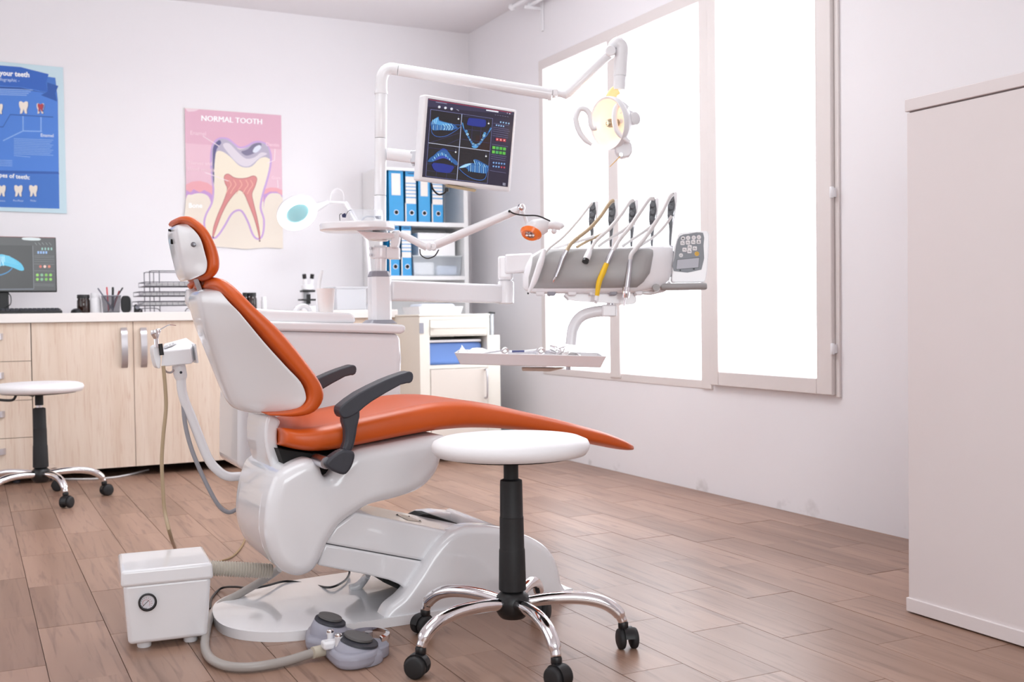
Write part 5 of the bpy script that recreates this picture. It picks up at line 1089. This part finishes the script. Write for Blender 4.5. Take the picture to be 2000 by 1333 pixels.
# lift arm
la = [(694, 1001), (735, 1009), (891, 1041), (985, 1060), (985, 1125), (838, 1098.5), (635, 1062), (655, 1030)]
bm = B(); prism(bm, [AY(x, y, 2.82) for x, y in la], 2.82, 3.13); part('lift_arm_upper', bm, W_FIB, ch, bevel=.008)
lb = [(635, 1063.5), (838, 1100), (880, 1108), (870, 1150), (797, 1157), (782, 1143), (760, 1134), (719, 1124), (621, 1105)]
bm = B(); prism(bm, [AY(x, y, 2.82) for x, y in lb], 2.82, 3.13); part('lift_arm_lower', bm, W_FIB, ch, bevel=.006)
bm = B(); prism(bm, [AY(x, y, 2.84) for x, y in [(800, 1090), (930, 1070), (930, 1160), (795, 1160), (752, 1140), (748, 1128)]], 2.85, 3.2)
for v in bm.verts: v.co.z = max(v.co.z, .027)
part('mechanism_void', bm, DARK, ch, smooth=0)
bm = B(); prism(bm, [AY(x, y, 3.135) for x, y in [(806, 1014), (826, 1005), (840, 1005.5), (925, 1034), (920, 1055), (830, 1040)]], 3.135, 3.207); part('belt_slot', bm, DARK, ch, smooth=0)
_a, _b = AY(735, 1009, 2.82), AY(891, 1041, 2.82); _n = (_b-_a).cross(V((0, 1, 0))).normalized()
def TA(x, y, h=.0005):
    d = ray(x, y); o = _a+(_n if _n.z > 0 else -_n)*h; return CP+d*((o-CP).dot(_n)/d.dot(_n))
bm = B(); exn(bm, [TA(773, 1005.5), TA(789, 1006), TA(824, 1020), TA(797, 1017)], (0, 0, .001)); part('cover_plate', bm, mat('cream_plate', '#dccfb8', .4), ch)
for x, y in ((776, 1006.5), (799, 1010), (820, 1018.5)): bm = B(); sphere(bm, TA(x, y, .001), .003, n=8); part('screw', bm, BLACK, ch)
# plate under arm: raised rib on the base
bm = B(); rtube(bm, [AZ(683, 1150, .03), AZ(700, 1145, .035), AZ(715, 1128, .06), AZ(719, 1124, .08)], [.012, .014, .012, .008], 10); part('base_rib', bm, W_FIB, ch)
# main body shell
YN = 2.79
body_ = [(539, 927.5), (555, 914), (575, 902.5), (595, 895.5), (610, 897), (621, 905), (627, 918), (632, 931), (644, 929), (660, 905), (691, 881), (760, 866), (845, 850), (863, 853), (864, 872), (861, 895), (849, 926), (820, 955), (775, 972.5), (725, 985), (696, 1000.6), (662.5, 1025), (640, 1059), (625, 1092.5), (610, 1115), (584, 1126), (557.5, 1119.5), (539, 1104), (524, 1074), (517, 1040), (518, 1006), (523, 972), (531, 945)]
bm = B(); pillow(bm, resample((lambda c: c+[c[0]])(crs([AY(x, y, YN+.012) for x, y in body_], 5, True)), 181)[:-1], YN-.012, 3.17, .042, 8); part('body_shell', bm, W_FIB, ch, smooth=180)
rear = [(537, 926), (530, 945), (521, 972), (515, 1006), (514.5, 1040), (522, 1075), (537, 1104), (556, 1118), (575, 1100), (560, 960)]
bm = B(); prism(bm, [AY(x, y, 2.81) for x, y in rear], 2.85, 3.12); part('rear_cover', bm, W_FIB, ch, bevel=.03, seg=5)
bm = B(); prism(bm, [AY(x, y, 2.82) for x, y in [(548, 880), (640, 892), (700, 880), (690, 900), (640, 932), (600, 915), (560, 915)]], 2.84, 3.15); part('seat_mechanism', bm, DARK, ch, smooth=0)
bm = B(); o0 = AX(516, 922, AY(529, 930, 2.97).x-.006); 
# neck link
nk = [(526, 811), (548, 822), (542.5, 842), (543, 870), (550, 895), (558, 912), (540, 930), (527.5, 905), (519.5, 875), (518, 840)]
bm = B(); prism(bm, crs([AY(x, y, 2.89) for x, y in nk], 3, True), 2.89, 3.11); part('neck_link', bm, W_FIB, ch, bevel=.010, seg=4)
bm = B(); s0 = [AY(x, y, 2.92) for x, y in [(524, 930), (556, 918), (560, 928), (530, 940)]]; prism(bm, s0, 2.86, 3.13); part('neck_slot', bm, DARK, ch, smooth=0)
bm = B(); p_ = AY(515, 925, 2.95); exn(bm, [AY(508, 922, 2.99), AY(519, 924, 2.93), AY(517, 931, 2.93), AY(507, 929, 2.99)], CF*.003); part('label_sticker', bm, GREY, ch, smooth=0)
# seat cushion
st = [ # px x, top, bottom, halfwidth
 (547, 842, 868, .13), (552, 834, 874, .17), (565, 834, 879, .20), (590, 836, 885, .215), (620, 832, 889, .22), (655, 826, 887, .22), (700, 815, 879, .22), (750, 804, 869, .22), (800, 793, 859, .218), (850, 783, 850, .214), (890, 780, 845, .208), (930, 782, 842, .20), (980, 792, 842, .19), (1040, 806, 846, .18), (1100, 820, 856, .165), (1150, 833.5, 867, .15), (1190, 845, 875, .14), (1218, 856, 881, .12), (1232, 864, 882.5, .10), (1238, 870, 881, .06)]
def seat_rings(sub=5, n=36):
    top = crs([AY(x, t, CY-h) for x, t, b, h in st], sub); bot = crs([AY(x, b, CY-h) for x, t, b, h in st], sub); out = []
    for p, q in zip(top, bot):
        h = CY-(p.y+q.y)/2; c = (p+q)/2; hz = (p.z-q.z)/2; r_ = []
        for k in range(n):
            t = 2*math.pi*(k+.5)/n; cy, sz = math.cos(t), math.sin(t)
            y = sgn(cy, .55)*h; z = sgn(sz, .55)*hz
            if sz > 0: z -= .022*max(0, 1-(y/h)**2*1.4)*min(1, hz/.03)*(1 if c.x < 1.2 else max(0, 1-(c.x-1.2)/.2))
            r_.append(V((c.x+(p.x-q.x)/2*(z/hz if hz else 0), CY+y, c.z+z)))
        out.append(r_)
    return out
bm = B(); loft(bm, seat_rings()); part('seat_cushion', bm, ORANGE, ch, smooth=180)
# backrest shell: stations of (back crease px, half width) and (front px, half width)
bs = [((405, 562), .04, (424, 566), .11), ((395, 568), .075, (432, 571), .15), ((391, 583), .09, (450, 592), .185), ((395, 605), .09, (468, 610), .20), ((405, 640), .088, (489, 635), .208), ((420, 680), .082, (520, 672), .21), ((437, 725), .075, (560, 716), .21), ((452, 765), .066, (589, 747), .21), ((464, 790), .06, (599, 772), .205), ((480, 803), .06, (597, 786), .20), ((510, 809.5), .08, (584, 799), .18), ((530, 810.5), .08, (568, 806), .14)]
def shell_rings(bs, yfront=.0, sub=4):
    A_ = crs([AY(x, y, CY-h) for (x, y), h, f, g in bs], sub); F2 = crs([AY(f[0], f[1], CY-g) for bb, h, f, g in bs], sub); out = []
    for p, q in zip(A_, F2):
        hb, hf = CY-p.y, CY-q.y; P0 = V((p.x, 0, p.z)); Q0 = V((q.x, 0, q.z)); d = Q0-P0
        prof = [(0-.05, .5), (0, .92), (.10, 1.0), (.35, 1.0), (.62, 1.0), (.88, 1.0), (.98, .985), (1.0, .9), (1.0, .4)]
        pts = []
        for t, s in prof:
            w_ = (hb+(hf-hb)*max(0, t)**.8)*s; pts.append((t, w_))
        full_ = [(t, -w_) for t, w_ in pts]+[(t, w_) for t, w_ in pts[::-1]]
        out.append(crs([V((P0.x+d.x*t, CY+w_, P0.z+d.z*t)) for t, w_ in full_], 3, True))
    return out
bm = B(); loft(bm, shell_rings(bs)); bsh = part('backrest_shell', bm, W_FIB, ch, smooth=180)
# backrest cushion crescent
inn = [(404, 560), (410, 562), (425, 566), (445, 585), (475, 619), (520, 671), (560, 715), (590, 748), (598, 770), (594, 786), (580, 799), (555, 806), (520, 808.5)]
out_ = [(402, 553), (406, 545.5), (421, 540.5), (449, 551.5), (497, 600), (549, 648), (596, 706), (624, 748), (630, 772), (622, 793), (604, 808), (570, 813.5), (524, 811.5)]
hws = [.10, .12, .16, .19, .208, .215, .215, .215, .213, .21, .205, .19, .16]
bm = B(); band(bm, inn, out_, hws, CY, N=46, e=3.6, n=36, tb=.72); part('backrest_cushion', bm, ORANGE, ch, smooth=180)
# far shoulder of the notched backrest top
bm = B(); band(bm, [(376, 566), (385, 560), (396, 570)], [(369, 556), (384, 545.5), (404, 560)], [.02, .04, .03], 3.13, N=14, e=2.4, n=16); part('backrest_shoulder', bm, ORANGE, ch, smooth=180)
bm = B(); band(bm, [(366, 566), (368, 590), (385, 620)], [(388, 562), (402, 590), (408, 625)], [.02, .04, .03], 3.10, N=14, e=2.4, n=16); part('shell_shoulder', bm, W_FIB, ch, smooth=180)
for x, y, Y0, r_ in ((505, 692, 2.855, .010),):
    bm = B(); c_ = AY(x, y, 2.86); dn = V((-.42, -.9, .05)).normalized(); q_ = AY(x, y, CY-.145); lathe(bm, q_+V((-.0, -.012, 0)), [(r_*.6, -.004), (r_, 0), (r_*.9, .008)], -dn, 20); part('shell_bolt', bm, mat('bolt_grey', '#77757a', .3, metal=.7), ch)
# headrest
hs = [((352, 437), .05, (366, 438), .09), ((346, 442), .07, (381, 451), .125), ((347, 457), .08, (393, 468), .14), ((352, 485), .08, (401, 495), .145), ((357, 512), .075, (405.5, 515), .145), ((361, 532), .07, (402, 532), .14), ((364, 543), .06, (390, 539.5), .12), ((367, 548), .05, (374, 546), .09)]
bm = B(); loft(bm, shell_rings(hs)); part('headrest_shell', bm, W_FIB, ch, smooth=180)
inn = [(349, 436), (358, 434), (374, 440), (389, 456), (400, 480), (405, 505), (404, 525), (396, 536), (388, 540)]
out_ = [(343, 430), (353, 422.5), (376, 424), (401, 446), (420, 480), (428, 508), (426, 531), (412, 546), (396, 549)]
bm = B(); band(bm, inn, out_, [.07, .10, .13, .145, .15, .15, .148, .13, .10], CY, N=34, e=3.6, n=32, tb=.72); part('headrest_cushion', bm, ORANGE, ch, smooth=180)
bm = B(); q_ = AY(377, 478, CY-.135); lathe(bm, q_+V((0, -.004, 0)), [(.0035, 0), (.0065, .001), (.0065, .01)], V((.3, 1, 0)).normalized(), 20); part('headrest_bolt', bm, mat('bolt_grey', '#77757a', .3), ch)
bm = B(); tube(bm, [AY(384, 545, 2.97), AY(396, 578, 2.97)], .009, 4, flat=2.2); part('headrest_bar', bm, STEEL, ch)
# slots on headrest back
for (x, y), l in (((336.5, 452), 4), ((341, 474), 9)): 
    q_ = AY(x, y, 3.02); bm = B(); fbox(bm, q_-CF*.03, CR, CF, CU, (-.0008, -.002, -l*.0007), (.0014, .03, l*.0007)); part('slot', bm, DARK, ch, smooth=0)
# armrests
pad = [(662.5, 800), (667.5, 792), (700, 768), (750, 743), (787.5, 729), (800, 726), (806, 731), (806, 741), (800, 749), (782, 752), (725, 785), (704, 802), (690, 812), (672.5, 818), (664, 811)]
upr = [(671, 812), (676, 840), (676, 865), (670, 882), (688, 884), (696, 860), (700, 835), (705, 800)]
piv = [(636, 903), (648, 890), (668, 879), (687, 881), (692, 890), (688, 907), (680, 921), (670, 927.5), (650, 921), (638, 912.5)]
def armrest(Y, dy, ex=1):
    sh = V((0, dy, 0))
    def P(pts, n): return crs([AY(x, y, Y)+sh for x, y in pts], n, True)
    bm = B(); prism(bm, P(pad, 2), Y+dy-.005, Y+dy+.05); a_ = part('armrest', bm, DGREY, ch, bevel=.010, seg=4)
    bm = B(); prism(bm, P(upr, 2), Y+dy+.004, Y+dy+.038); part('upright', bm, DGREY, a_, bevel=.008, seg=4)
    bm = B(); prism(bm, P(piv, 3), Y+dy-.008, Y+dy+.03); part('pivot_cover', bm, DGREY, a_, bevel=.007, seg=4)
    bm = B(); c_ = AY(640, 906, Y)+sh; tube(bm, [c_+V((0, .01, 0)), c_+V((-.004, .09, 0))], .016, 16); part('pivot_pin', bm, STEEL, a_)
armrest(2.725, 0); armrest(2.725, .475)

# ================================================================== SUCTION HOLDER on its bent tube
SYY = 3.32
su = root('suction_holder', 'white bent tube arm with a holder head carrying a syringe, left of the chair', 'holder', AY(420, 935, SYY))
bm = B(); c = crs([AY(470, 931, SYY), AY(445, 931, SYY), AY(425, 919, SYY), AY(405, 893, SYY), AY(375, 818, SYY), AY(361, 784, SYY), AY(355, 760, SYY), AY(353, 728, SYY)], 6); tube(bm, c, 19/2/FPX*3.12, 20); part('tube_arm', bm, W_PNT, su)
bm = B(); tube(bm, [AY(354, 742, SYY), AY(353, 735, SYY), AY(350, 722, SYY), AY(349, 714, SYY)], [.015, .019, .020, .019], 20); part('head_collar', bm, W_PLA, su)
bm = B(); sphere(bm, AY(353.5, 728, SYY-.021), .004, n=8); part('collar_screw', bm, DGREY, su)
bm = B(); loft(bm, [[AY(x, y, SYY-.045) for x, y in [(314.7, 717.7), (375.6, 711), (371.4, 681), (345, 684), (318, 687)]], [AY(x, y, SYY+.045) for x, y in [(316, 702), (384, 700), (381, 672), (364, 659.5), (320, 671.5)]]])
part('holder_head', bm, W_PLA, su, bevel=.004, seg=4)
bm = B(); exn(bm, crs([AY(x, y, SYY-.035) for x, y in [(299.5, 684), (302, 677), (309, 674.5), (313, 680), (313.5, 717), (307, 718), (302, 703)]], 3, True), (0, .07, 0)); part('holder_cheek', bm, W_PLA, su, bevel=.004)
bm = B(); exn(bm, [AY(x, y, SYY-.03) for x, y in [(380, 672), (383, 673), (388, 709), (384.5, 710)]], (0, .06, 0)); part('side_clip', bm, W_PLA, su, bevel=.001)
_q = [AY(318, 687, SYY-.045), AY(345, 684, SYY-.045), AY(371.4, 681, SYY-.045), AY(364, 659.5, SYY+.045), AY(320, 671.5, SYY+.045)]
_n = (_q[1]-_q[0]).cross(_q[4]-_q[0]).normalized(); _n = _n if _n.z > 0 else -_n
def TH(x, y): d = ray(x, y); o = _q[0]+_n*.0035; return CP+d*((o-CP).dot(_n)/d.dot(_n))
a = Art(TH, _n, .0001)
a.poly([(320, 676.5), (350, 665.5), (355, 667), (354, 670), (323, 680.5), (320, 679)], '#b9b8bc')
for k in range(4): a.disc(329+k*6, 675-k*2, 1.5, '#e4e2e4', n=8)
a.done('button_strip', su)
bm = B(); tube(bm, [AY(313, 672, SYY-.05), AY(316, 694, SYY-.05)], .0065, 14); part('black_clip', bm, BLACK, su)
bm = B(); rtube(bm, [AY(357, 779, SYY), AY(362, 830, SYY), AY(375, 880, SYY), AY(398, 935, SYY), AY(425, 985, SYY), AY(445, 1001, SYY), AY(462, 996, SYY)], .0065, 10); part('suction_hose', bm, mat('grey_hose_dark', '#9b9aa0', .35), su, label='grey drooping hose')
bm = B(); rtube(bm, [AY(320, 720, SYY-.01), AY(326, 727, SYY-.01), AY(334, 728, SYY-.01), AY(340, 723, SYY-.01)], .003, 8); part('wire_loop', bm, STEEL, su)
sy2 = root('suction_syringe', 'chrome syringe with a bent tip standing in the left holder, on a tan hose', 'syringe', AY(305, 690, SYY-.06))
D_ = SYY-.05
bm = B(); tube(bm, [AY(306, 678, D_), AY(305, 662, D_)], .007, 14); part('handle', bm, CHROME, sy2)
bm = B(); tube(bm, [AY(305, 662, D_), AY(303, 652, D_), AY(302, 645, D_)], [.007, .013, .011], 14); part('head', bm, CHROME, sy2)
bm = B(); sphere(bm, AY(309, 647, D_), .008, n=10); part('button', bm, CHROME, sy2)
bm = B(); rtube(bm, [AY(310, 646, D_), AY(322, 639, D_), AY(331, 635, D_), AY(344, 636, D_)], [.002, .002, .0016, .0012], 8); part('tip', bm, CHROME, sy2)
bm = B(); c = [AY(319, 715, SYY-.06), AY(323, 760, SYY-.06), AY(324, 800, SYY-.06), AY(319, 850, SYY-.06), AY(316, 900, SYY-.06), AY(318, 950, SYY-.06), AY(322, 1000, SYY-.06), AY(334, 1050, SYY-.06)]
e_ = AZ(345, 1078, .006); c.append(e_); rtube(bm, c, .0055, 10); part('hose', bm, HOSET, sy2)

# ================================================================== POWER BOX
cb_ = root('junction_box', 'white lidded junction box with a round gauge, on the floor left of the chair', 'box', AZ(325, 1255, 0))
fl_, fr_ = AZ(251, 1262, .018), AZ(406, 1243.5, .018)
ux = (fr_-fl_); L0 = ux.length; ux.normalize(); uy = V((-ux.y, ux.x, 0)); uz = V((0, 0, 1))
ztop = .262; 
# solve lid top height from the photo: front top edge of lid at (236,1117)
d_ = ray(323, 1106.5); tt = (fl_-CP).dot(uy)/d_.dot(uy); ztop = (CP+d_*tt).z; dep = .20
def bxx(lo, hi): return fbox(B(), fl_, ux, uy, uz, lo, hi)
zl_ = (lambda d: (CP+d*((fl_-CP).dot(uy)/d.dot(uy))).z)(ray(323, 1138))
bm = B(); e = .0
def bring(z, e): return [fl_+ux*(-e)+uy*(-e)+uz*z, fl_+ux*(L0+e)+uy*(-e)+uz*z, fl_+ux*(L0+e)+uy*(dep+e)+uz*z, fl_+ux*(-e)+uy*(dep+e)+uz*z]
h1 = zl_-.018; h2 = ztop-.018
bm = B(); loft(bm, [bring(0, 0), bring(h1+.004, .010)]); part('box_body', bm, W_FIB, cb_, bevel=.011, seg=5)
bm = B(); loft(bm, [bring(h1, .016), bring(h2, .014)]); part('lid', bm, W_FIB, cb_, bevel=.008, seg=4)
def BP(px, py): d = ray(px, py); o = fl_-uy*.006; return CP+d*((o-CP).dot(uy)/d.dot(uy))
g_ = BP(288, 1176); bm = B(); lathe(bm, g_+uy*.004, [(.0225, -.0), (.0225, .014), (.0195, .016), (.0168, .007), (.0, .0065)], -uy, 32, cap=False); gg = part('pressure_gauge', bm, BLACK, cb_, label='round gauge with black bezel')
bm = B(); lathe(bm, g_-uy*.0035, [(.0170, 0), (.0170, .0005)], -uy, 28); part('dial', bm, mat('dial_white', '#e6e2e8', .4), gg)
a = Art(lambda x, y: BP(x, y)-uy*.0042, -uy, .00005, rough=.5)
a.k = 0
for k in range(13):
    t = math.radians(225-k*22.5); cx0, cy0 = 285.5, 1178.5; a.line([(cx0+9.5*math.cos(t), cy0-9.5*math.sin(t)), (cx0+12*math.cos(t), cy0-12*math.sin(t))], .6, '#b03a3a' if k > 6 else '#44434a', up=0)
a.line([(cx0+7*math.cos(math.radians(225-k*6)), cy0-7*math.sin(math.radians(225-k*6))) for k in range(45)], .7, '#c26a6a')
a.line([(278, 1185), (290.5, 1172.5)], 1.1, '#26252a'); a.text('bar', 282, 1189, 4, '#55545a')
a.done('dial_print', gg)
for px, py, r_ in ((292, 1144, .0045), (355, 1137.5, .003), (370.5, 1136, .003)): bm = B(); lathe(bm, BP(px, py)+uy*.006, [(r_, 0), (r_, .005), (r_*.6, .007)], -uy, 14); part('screw', bm, STEEL, cb_)
for u_ in (.04, L0-.04):
    for v_ in (.04, dep-.04): bm = B(); lathe(bm, fl_+ux*u_+uy*v_-uz*.018, [(.016, 0), (.018, .003), (.018, .016), (.014, .020)], n=20); part('foot', bm, W_PLA, cb_)
# corrugated hose
p0_ = fl_+ux*(L0+.002)+uy*.10+uz*.165
p0_ = AY(408, 1110, 3.06); p1_ = AY(530, 1116, 3.06)
bm = B(); n_ = 138; pts = [p0_.lerp(p1_, i/n_) for i in range(n_+1)]; tube(bm, pts, [.0195+.0026*math.sin(i*2*math.pi/6) for i in range(n_+1)], 24); single('corrugated_hose', bm, mat('ribbed_hose', '#c9bfb2', .45), 'thick beige corrugated hose between the junction box and the chair', 'hose', p0_.lerp(p1_, .5), smooth=180)

# ================================================================== FOOT PEDAL
fp = root('foot_pedal', 'grey two button foot pedal with chrome guard on the floor before the chair base', 'foot pedal', AZ(672, 1290, 0))
PG = mat('pedal_grey', '#a3a1ae', .45, vary=.06)
def cone(nm, cpx, r0, r1, h, tl_, par=fp, m=PG, lab=None):
    c_ = cpx; ax_ = V((tl_[0], tl_[1], 1)).normalized()
    u = V((1, 0, 0)); v = V((0, 1, 0)); n_ = 40; rings = []
    for f, z in ((1.0, 0), (1.01, .006), (.99, .03), (.93, h*.75), (r1/r0, h), (r1/r0*.9, h+.002)):
        rings.append([V((c_.x+math.cos(t)*r0*f, c_.y+math.sin(t)*r0*f, max(0.001, z-(tl_[0]*math.cos(t)+tl_[1]*math.sin(t))*r0*f*(z/h)))) for t in [i*2*math.pi/n_ for i in range(n_)]])
    bm = B(); loft(bm, rings); return part(nm, bm, m, par, smooth=50, label=lab)
m1 = AZ(645, 1262, 0)+V((0, .0, 0)); m2 = AZ(700, 1292, 0)
hA, hB = .060, .046
t_ = (.25, -.12)
cone('pedal_housing', m1, .052, .040, hA, t_); cone('pedal_housing', m2, .060, .050, hB, t_)
hull = [AZ(x, y, 0) for x, y in ((598, 1272), (602, 1250), (640, 1242), (676, 1250), (712, 1262), (738, 1282), (735, 1300), (700, 1312), (664, 1312), (646, 1300), (632, 1286), (615, 1278))]
bm = B(); exn(bm, crs([p+V((0, 0, .001)) for p in hull], 3, True), (0, 0, .036)); part('pedal_body', bm, PG, fp, bevel=.012, seg=4)
def pdisc(c_, r0, h, rr_, nm, m, dx=0):
    n_ = V((t_[0], t_[1], 1)).normalized(); bm = B(); lathe(bm, V((c_.x+dx, c_.y, h)), [(rr_*.9, 0), (rr_, .003), (rr_*.97, .008), (rr_*.6, .011)], n_, 36); return part(nm, bm, m, fp, smooth=50)
pdisc(m1, .04, hA, .041, 'pedal_ring', DGREY); pdisc(m1, .04, hA+.010, .031, 'pedal_button', mat('pedal_top', '#5f5c5c', .5))
pdisc(m2, .04, hB, .050, 'pedal_ring', DGREY); pdisc(m2, .04, hB+.010, .036, 'pedal_button', mat('pedal_top', '#5f5c5c', .5))
bm = B(); gc = m2+V((.038, .03, 0)); lathe(bm, gc, [(.048, 0.001), (.050, .004), (.050, .026), (.046, .03)], n=32); part('guard_base', bm, PG, fp)
bm = B(); gz = .050; ringp = [gc+V((math.cos(t)*.056-.004, math.sin(t)*.056, gz-.0*math.cos(t))) for t in [math.radians(-70+i*8) for i in range(33)]]
loft(bm, [[p+V((0, 0, -.005)), p+V((0, 0, .005)), p+(p-gc-V((0, 0, gz))).normalized()*-.010+V((0, 0, .008))] for p in ringp], closed=True); part('guard_ring', bm, CHROME, fp)
bm = B(); lathe(bm, gc+V((0, 0, .03)), [(.01, 0), (.01, .03)], n=12); part('guard_post', bm, STEEL, fp)
for px, py in ((645, 1234), (661, 1242)):
    c_ = AZ(px, py, .07); c_.z = .030; bm = B(); lathe(bm, c_, [(.008, 0), (.008, .032), (.0095, .034), (.0095, .038)], n=16); bt = part('foot_switch', bm, W_PLA, fp); bm = B(); lathe(bm, c_, [(.009, .038), (.009, .043), (.007, .045)], n=16); part('switch_cap', bm, CHROME, bt)
bm = B(); c_ = AZ(652, 1262, .04); box(bm, (c_.x-.028, c_.y-.012, .034), (c_.x+.022, c_.y+.02, .054)); part('switch_block', bm, W_PLA, fp, bevel=.006)
hz_ = .022
e0 = AZ(632, 1271, hz_); 
bm = B(); tube(bm, [e0, e0+(AZ(615, 1275, hz_)-e0).normalized()*.03], .0145, 18); part('hose_nut', bm, mat('nut_beige', '#c9bfae', .4), fp)
path = [e0, AZ(605, 1278, .018), AZ(560, 1292, .014), AZ(500, 1303, .013), AZ(450, 1303, .013), AZ(415, 1290, .013), AZ(401, 1268, .013), AZ(402, 1240, .013), AZ(410, 1208, .013), AZ(428, 1183, .016), AZ(455, 1168, .03), AZ(490, 1148, .05), AZ(520, 1130, .07), AZ(545, 1112, .10)]
bm = B(); rtube(bm, path, .0115, 14); part('hose', bm, HOSEG, fp, label='thick grey hose looping to the chair')
# floor cables near the chair
bm = B(); rtube(bm, [AZ(411, 1190, .004), AZ(413, 1170, .004), AZ(432, 1150, .006), AZ(460, 1147, .03), AZ(490, 1150, .045), AZ(520, 1145, .04), AZ(560, 1136, .03), AZ(610, 1143, .02), AZ(645, 1148, .034), AZ(672, 1136, .034), AZ(682, 1122, .034), AZ(682, 1110, .05)], .0035, 8); single('black_cable', bm, BLACK, 'black cable running from the junction box along the chair base', 'cable', AZ(520, 1145, 0))
bm = B(); rtube(bm, [AZ(425, 1098, .004), AZ(450, 1090, .004), AZ(466, 1076, .004), AZ(475, 1062, .004), AZ(480, 1048, .004)], .0032, 8); single('tan_cable', bm, mat('tan_cable', '#9c8058', .5), 'thin brown cable on the floor behind the corrugated hose', 'cable', AZ(455, 1088, 0))

# ================================================================== STOOLS
def stool(cx_, cy_, label, a0_, zseat, lever=True):
    r = root('swivel_stool', label, 'stool', (cx_, cy_, 0), 'round white stools on chrome casters')
    c_ = V((cx_, cy_, 0)); R0 = .198
    bm = B(); lathe(bm, c_, [(R0*.80, zseat-.048), (R0*.95, zseat-.044), (R0*.99, zseat-.032), (R0, zseat-.022), (R0*.975, zseat-.011), (R0*.88, zseat-.003), (R0*.6, zseat+.001), (R0*.2, zseat+.0015), (.002, zseat+.0015)], n=64); part('seat', bm, W_SKIN, r, smooth=180)
    bm = B(); lathe(bm, c_, [(.05, zseat-.058), (.10, zseat-.056), (R0*.82, zseat-.050), (R0*.80, zseat-.046)], n=40); part('seat_plate', bm, BLACK, r)
    z1 = zseat-.052
    bm = B(); lathe(bm, c_, [(.0185, z1-.055), (.0185, z1)], n=24); part('upper_post', bm, BLKRUB, r)
    bm = B(); lathe(bm, c_, [(.015, z1-.09), (.015, z1-.05)], n=24); part('piston', bm, CHROME, r)
    z2 = z1-.058; zb = .158
    if lever is False: z2 = z1-.07
    bm = B(); H_ = z2-zb
    lathe(bm, c_, [(.018, z2+.004), (.0275, z2), (.028, z2-.01), (.029, z2-H_*.33), (.0295, z2-H_*.33-.001), (.030, z2-H_*.335), (.031, z2-H_*.62), (.0318, z2-H_*.63), (.0325, z2-H_*.64), (.0345, zb+.004), (.034, zb), (.02, zb-.003)][::-1], n=32); part('column_cover', bm, BLKRUB, r, smooth=30)
    bm = B(); lathe(bm, c_, [(.030, .088), (.036, .094), (.042, .105), (.044, .125), (.040, .143), (.030, .152), (.024, .158)], n=32); part('hub', bm, BLACK, r)
    for k in range(5):
        t = math.radians(a0_+72*k); d = V((math.cos(t), math.sin(t), 0))
        P_ = [c_+d*.034+V((0, 0, .126)), c_+d*.10+V((0, 0, .133)), c_+d*.17+V((0, 0, .132)), c_+d*.225+V((0, 0, .120)), c_+d*.262+V((0, 0, .096)), c_+d*.278+V((0, 0, .068))]
        bm = B(); c2 = crs(P_, 6); m_ = len(c2); tube(bm, c2, [.0145+.002*math.sin(math.pi*i/m_)-(.003 if i > m_-5 else 0) for i in range(m_)], 20); lg = part('leg', bm, CHROME, r, smooth=180)
        w0 = c_+d*.288; tt_ = V((-d.y, d.x, 0)); sw = math.radians(35+k*77); ax_ = V((math.cos(t+sw), math.sin(t+sw), 0))
        bm = B(); o = V((w0.x, w0.y, .0265))
        for s in (-1, 1): lathe(bm, o+ax_*(s*.0165)-ax_*.009, [(.020, 0), (.0245, .002), (.0262, .005), (.0262, .013), (.0245, .016), (.020, .018)], ax_, 24)
        cs_ = part('caster', bm, BLKRUB, r, smooth=50)
        fw = ax_.cross(V((0, 0, 1)))
        bm = B(); hood_ = [V((0, 0, 0))]
        pr_ = [(.030*math.cos(q_), .030*math.sin(q_)) for q_ in [math.radians(x) for x in range(-10, 171, 15)]]
        a_ = [o+fw*u_+V((0, 0, v_)) for u_, v_ in pr_]+[o+fw*(.024*math.cos(math.radians(x)))+V((0, 0, .024*math.sin(math.radians(x)))) for x in range(165, -11, -15)]
        exn(bm, [p-ax_*.012 for p in a_], ax_*.024); lathe(bm, (c_+d*.278).to_3d()+V((0, 0, .05)), [(.010, 0), (.013, .004), (.013, .016), (.011, .02)], n=16); part('caster_hood', bm, BLACK, cs_)
    return r, c_
r_, c_ = stool(1.207, 2.42, 'white round stool with black gas column and chrome legs in the foreground', -168, .543)
bm = B(); e = V((1.207, 2.42, .478)); tube(bm, [e, AD(952, 893, 2.55), AD(935, 891, 2.55)], .005, 8); tube(bm, [AD(943, 892, 2.55), AD(930, 892, 2.55)], .008, 8); part('height_lever', bm, BLACK, r_)
r_, c_ = stool(.295, 5.53, 'white round stool at the left edge, in front of the wood effect cabinets', -72, .556, lever=False)
bm = B(); rtube(bm, [V((.27, 5.52, .495)), AD(36, 768, 4.95), AD(24, 782, 4.95), AD(-10, 781, 4.95)], .006, 8); part('height_lever', bm, BLACK, r_)

# ================================================================== TALL LOCKER
LX = 2.33; z1 = AX(1767, 195, LX).z
lk = root('tall_cabinet', 'plain white tall cabinet at the right edge of the photo', 'cabinet', (LX+.3, 1.6, 0))
LW = mat('locker_white', '#e9dfdf', .45, vary=.03)
yf = AX(1771, 1190, LX).y
part('cabinet_body', box(B(), (LX+.003, .85, .03), (LX+.62, yf-.004, z1-.038)), LW, lk, bevel=.002)
part('top_board', box(B(), (LX-.001, .845, z1-.034), (LX+.62, yf, z1)), LW, lk, bevel=.002)
part('top_joint', box(B(), (LX+.008, .86, z1-.04), (LX+.61, yf-.01, z1-.033)), mat('joint_shadow', '#8d7f7f', .8), lk, smooth=0)
part('plinth', box(B(), (LX-.003, .845, .004), (LX+.62, yf, .042)), LW, lk, bevel=.002)
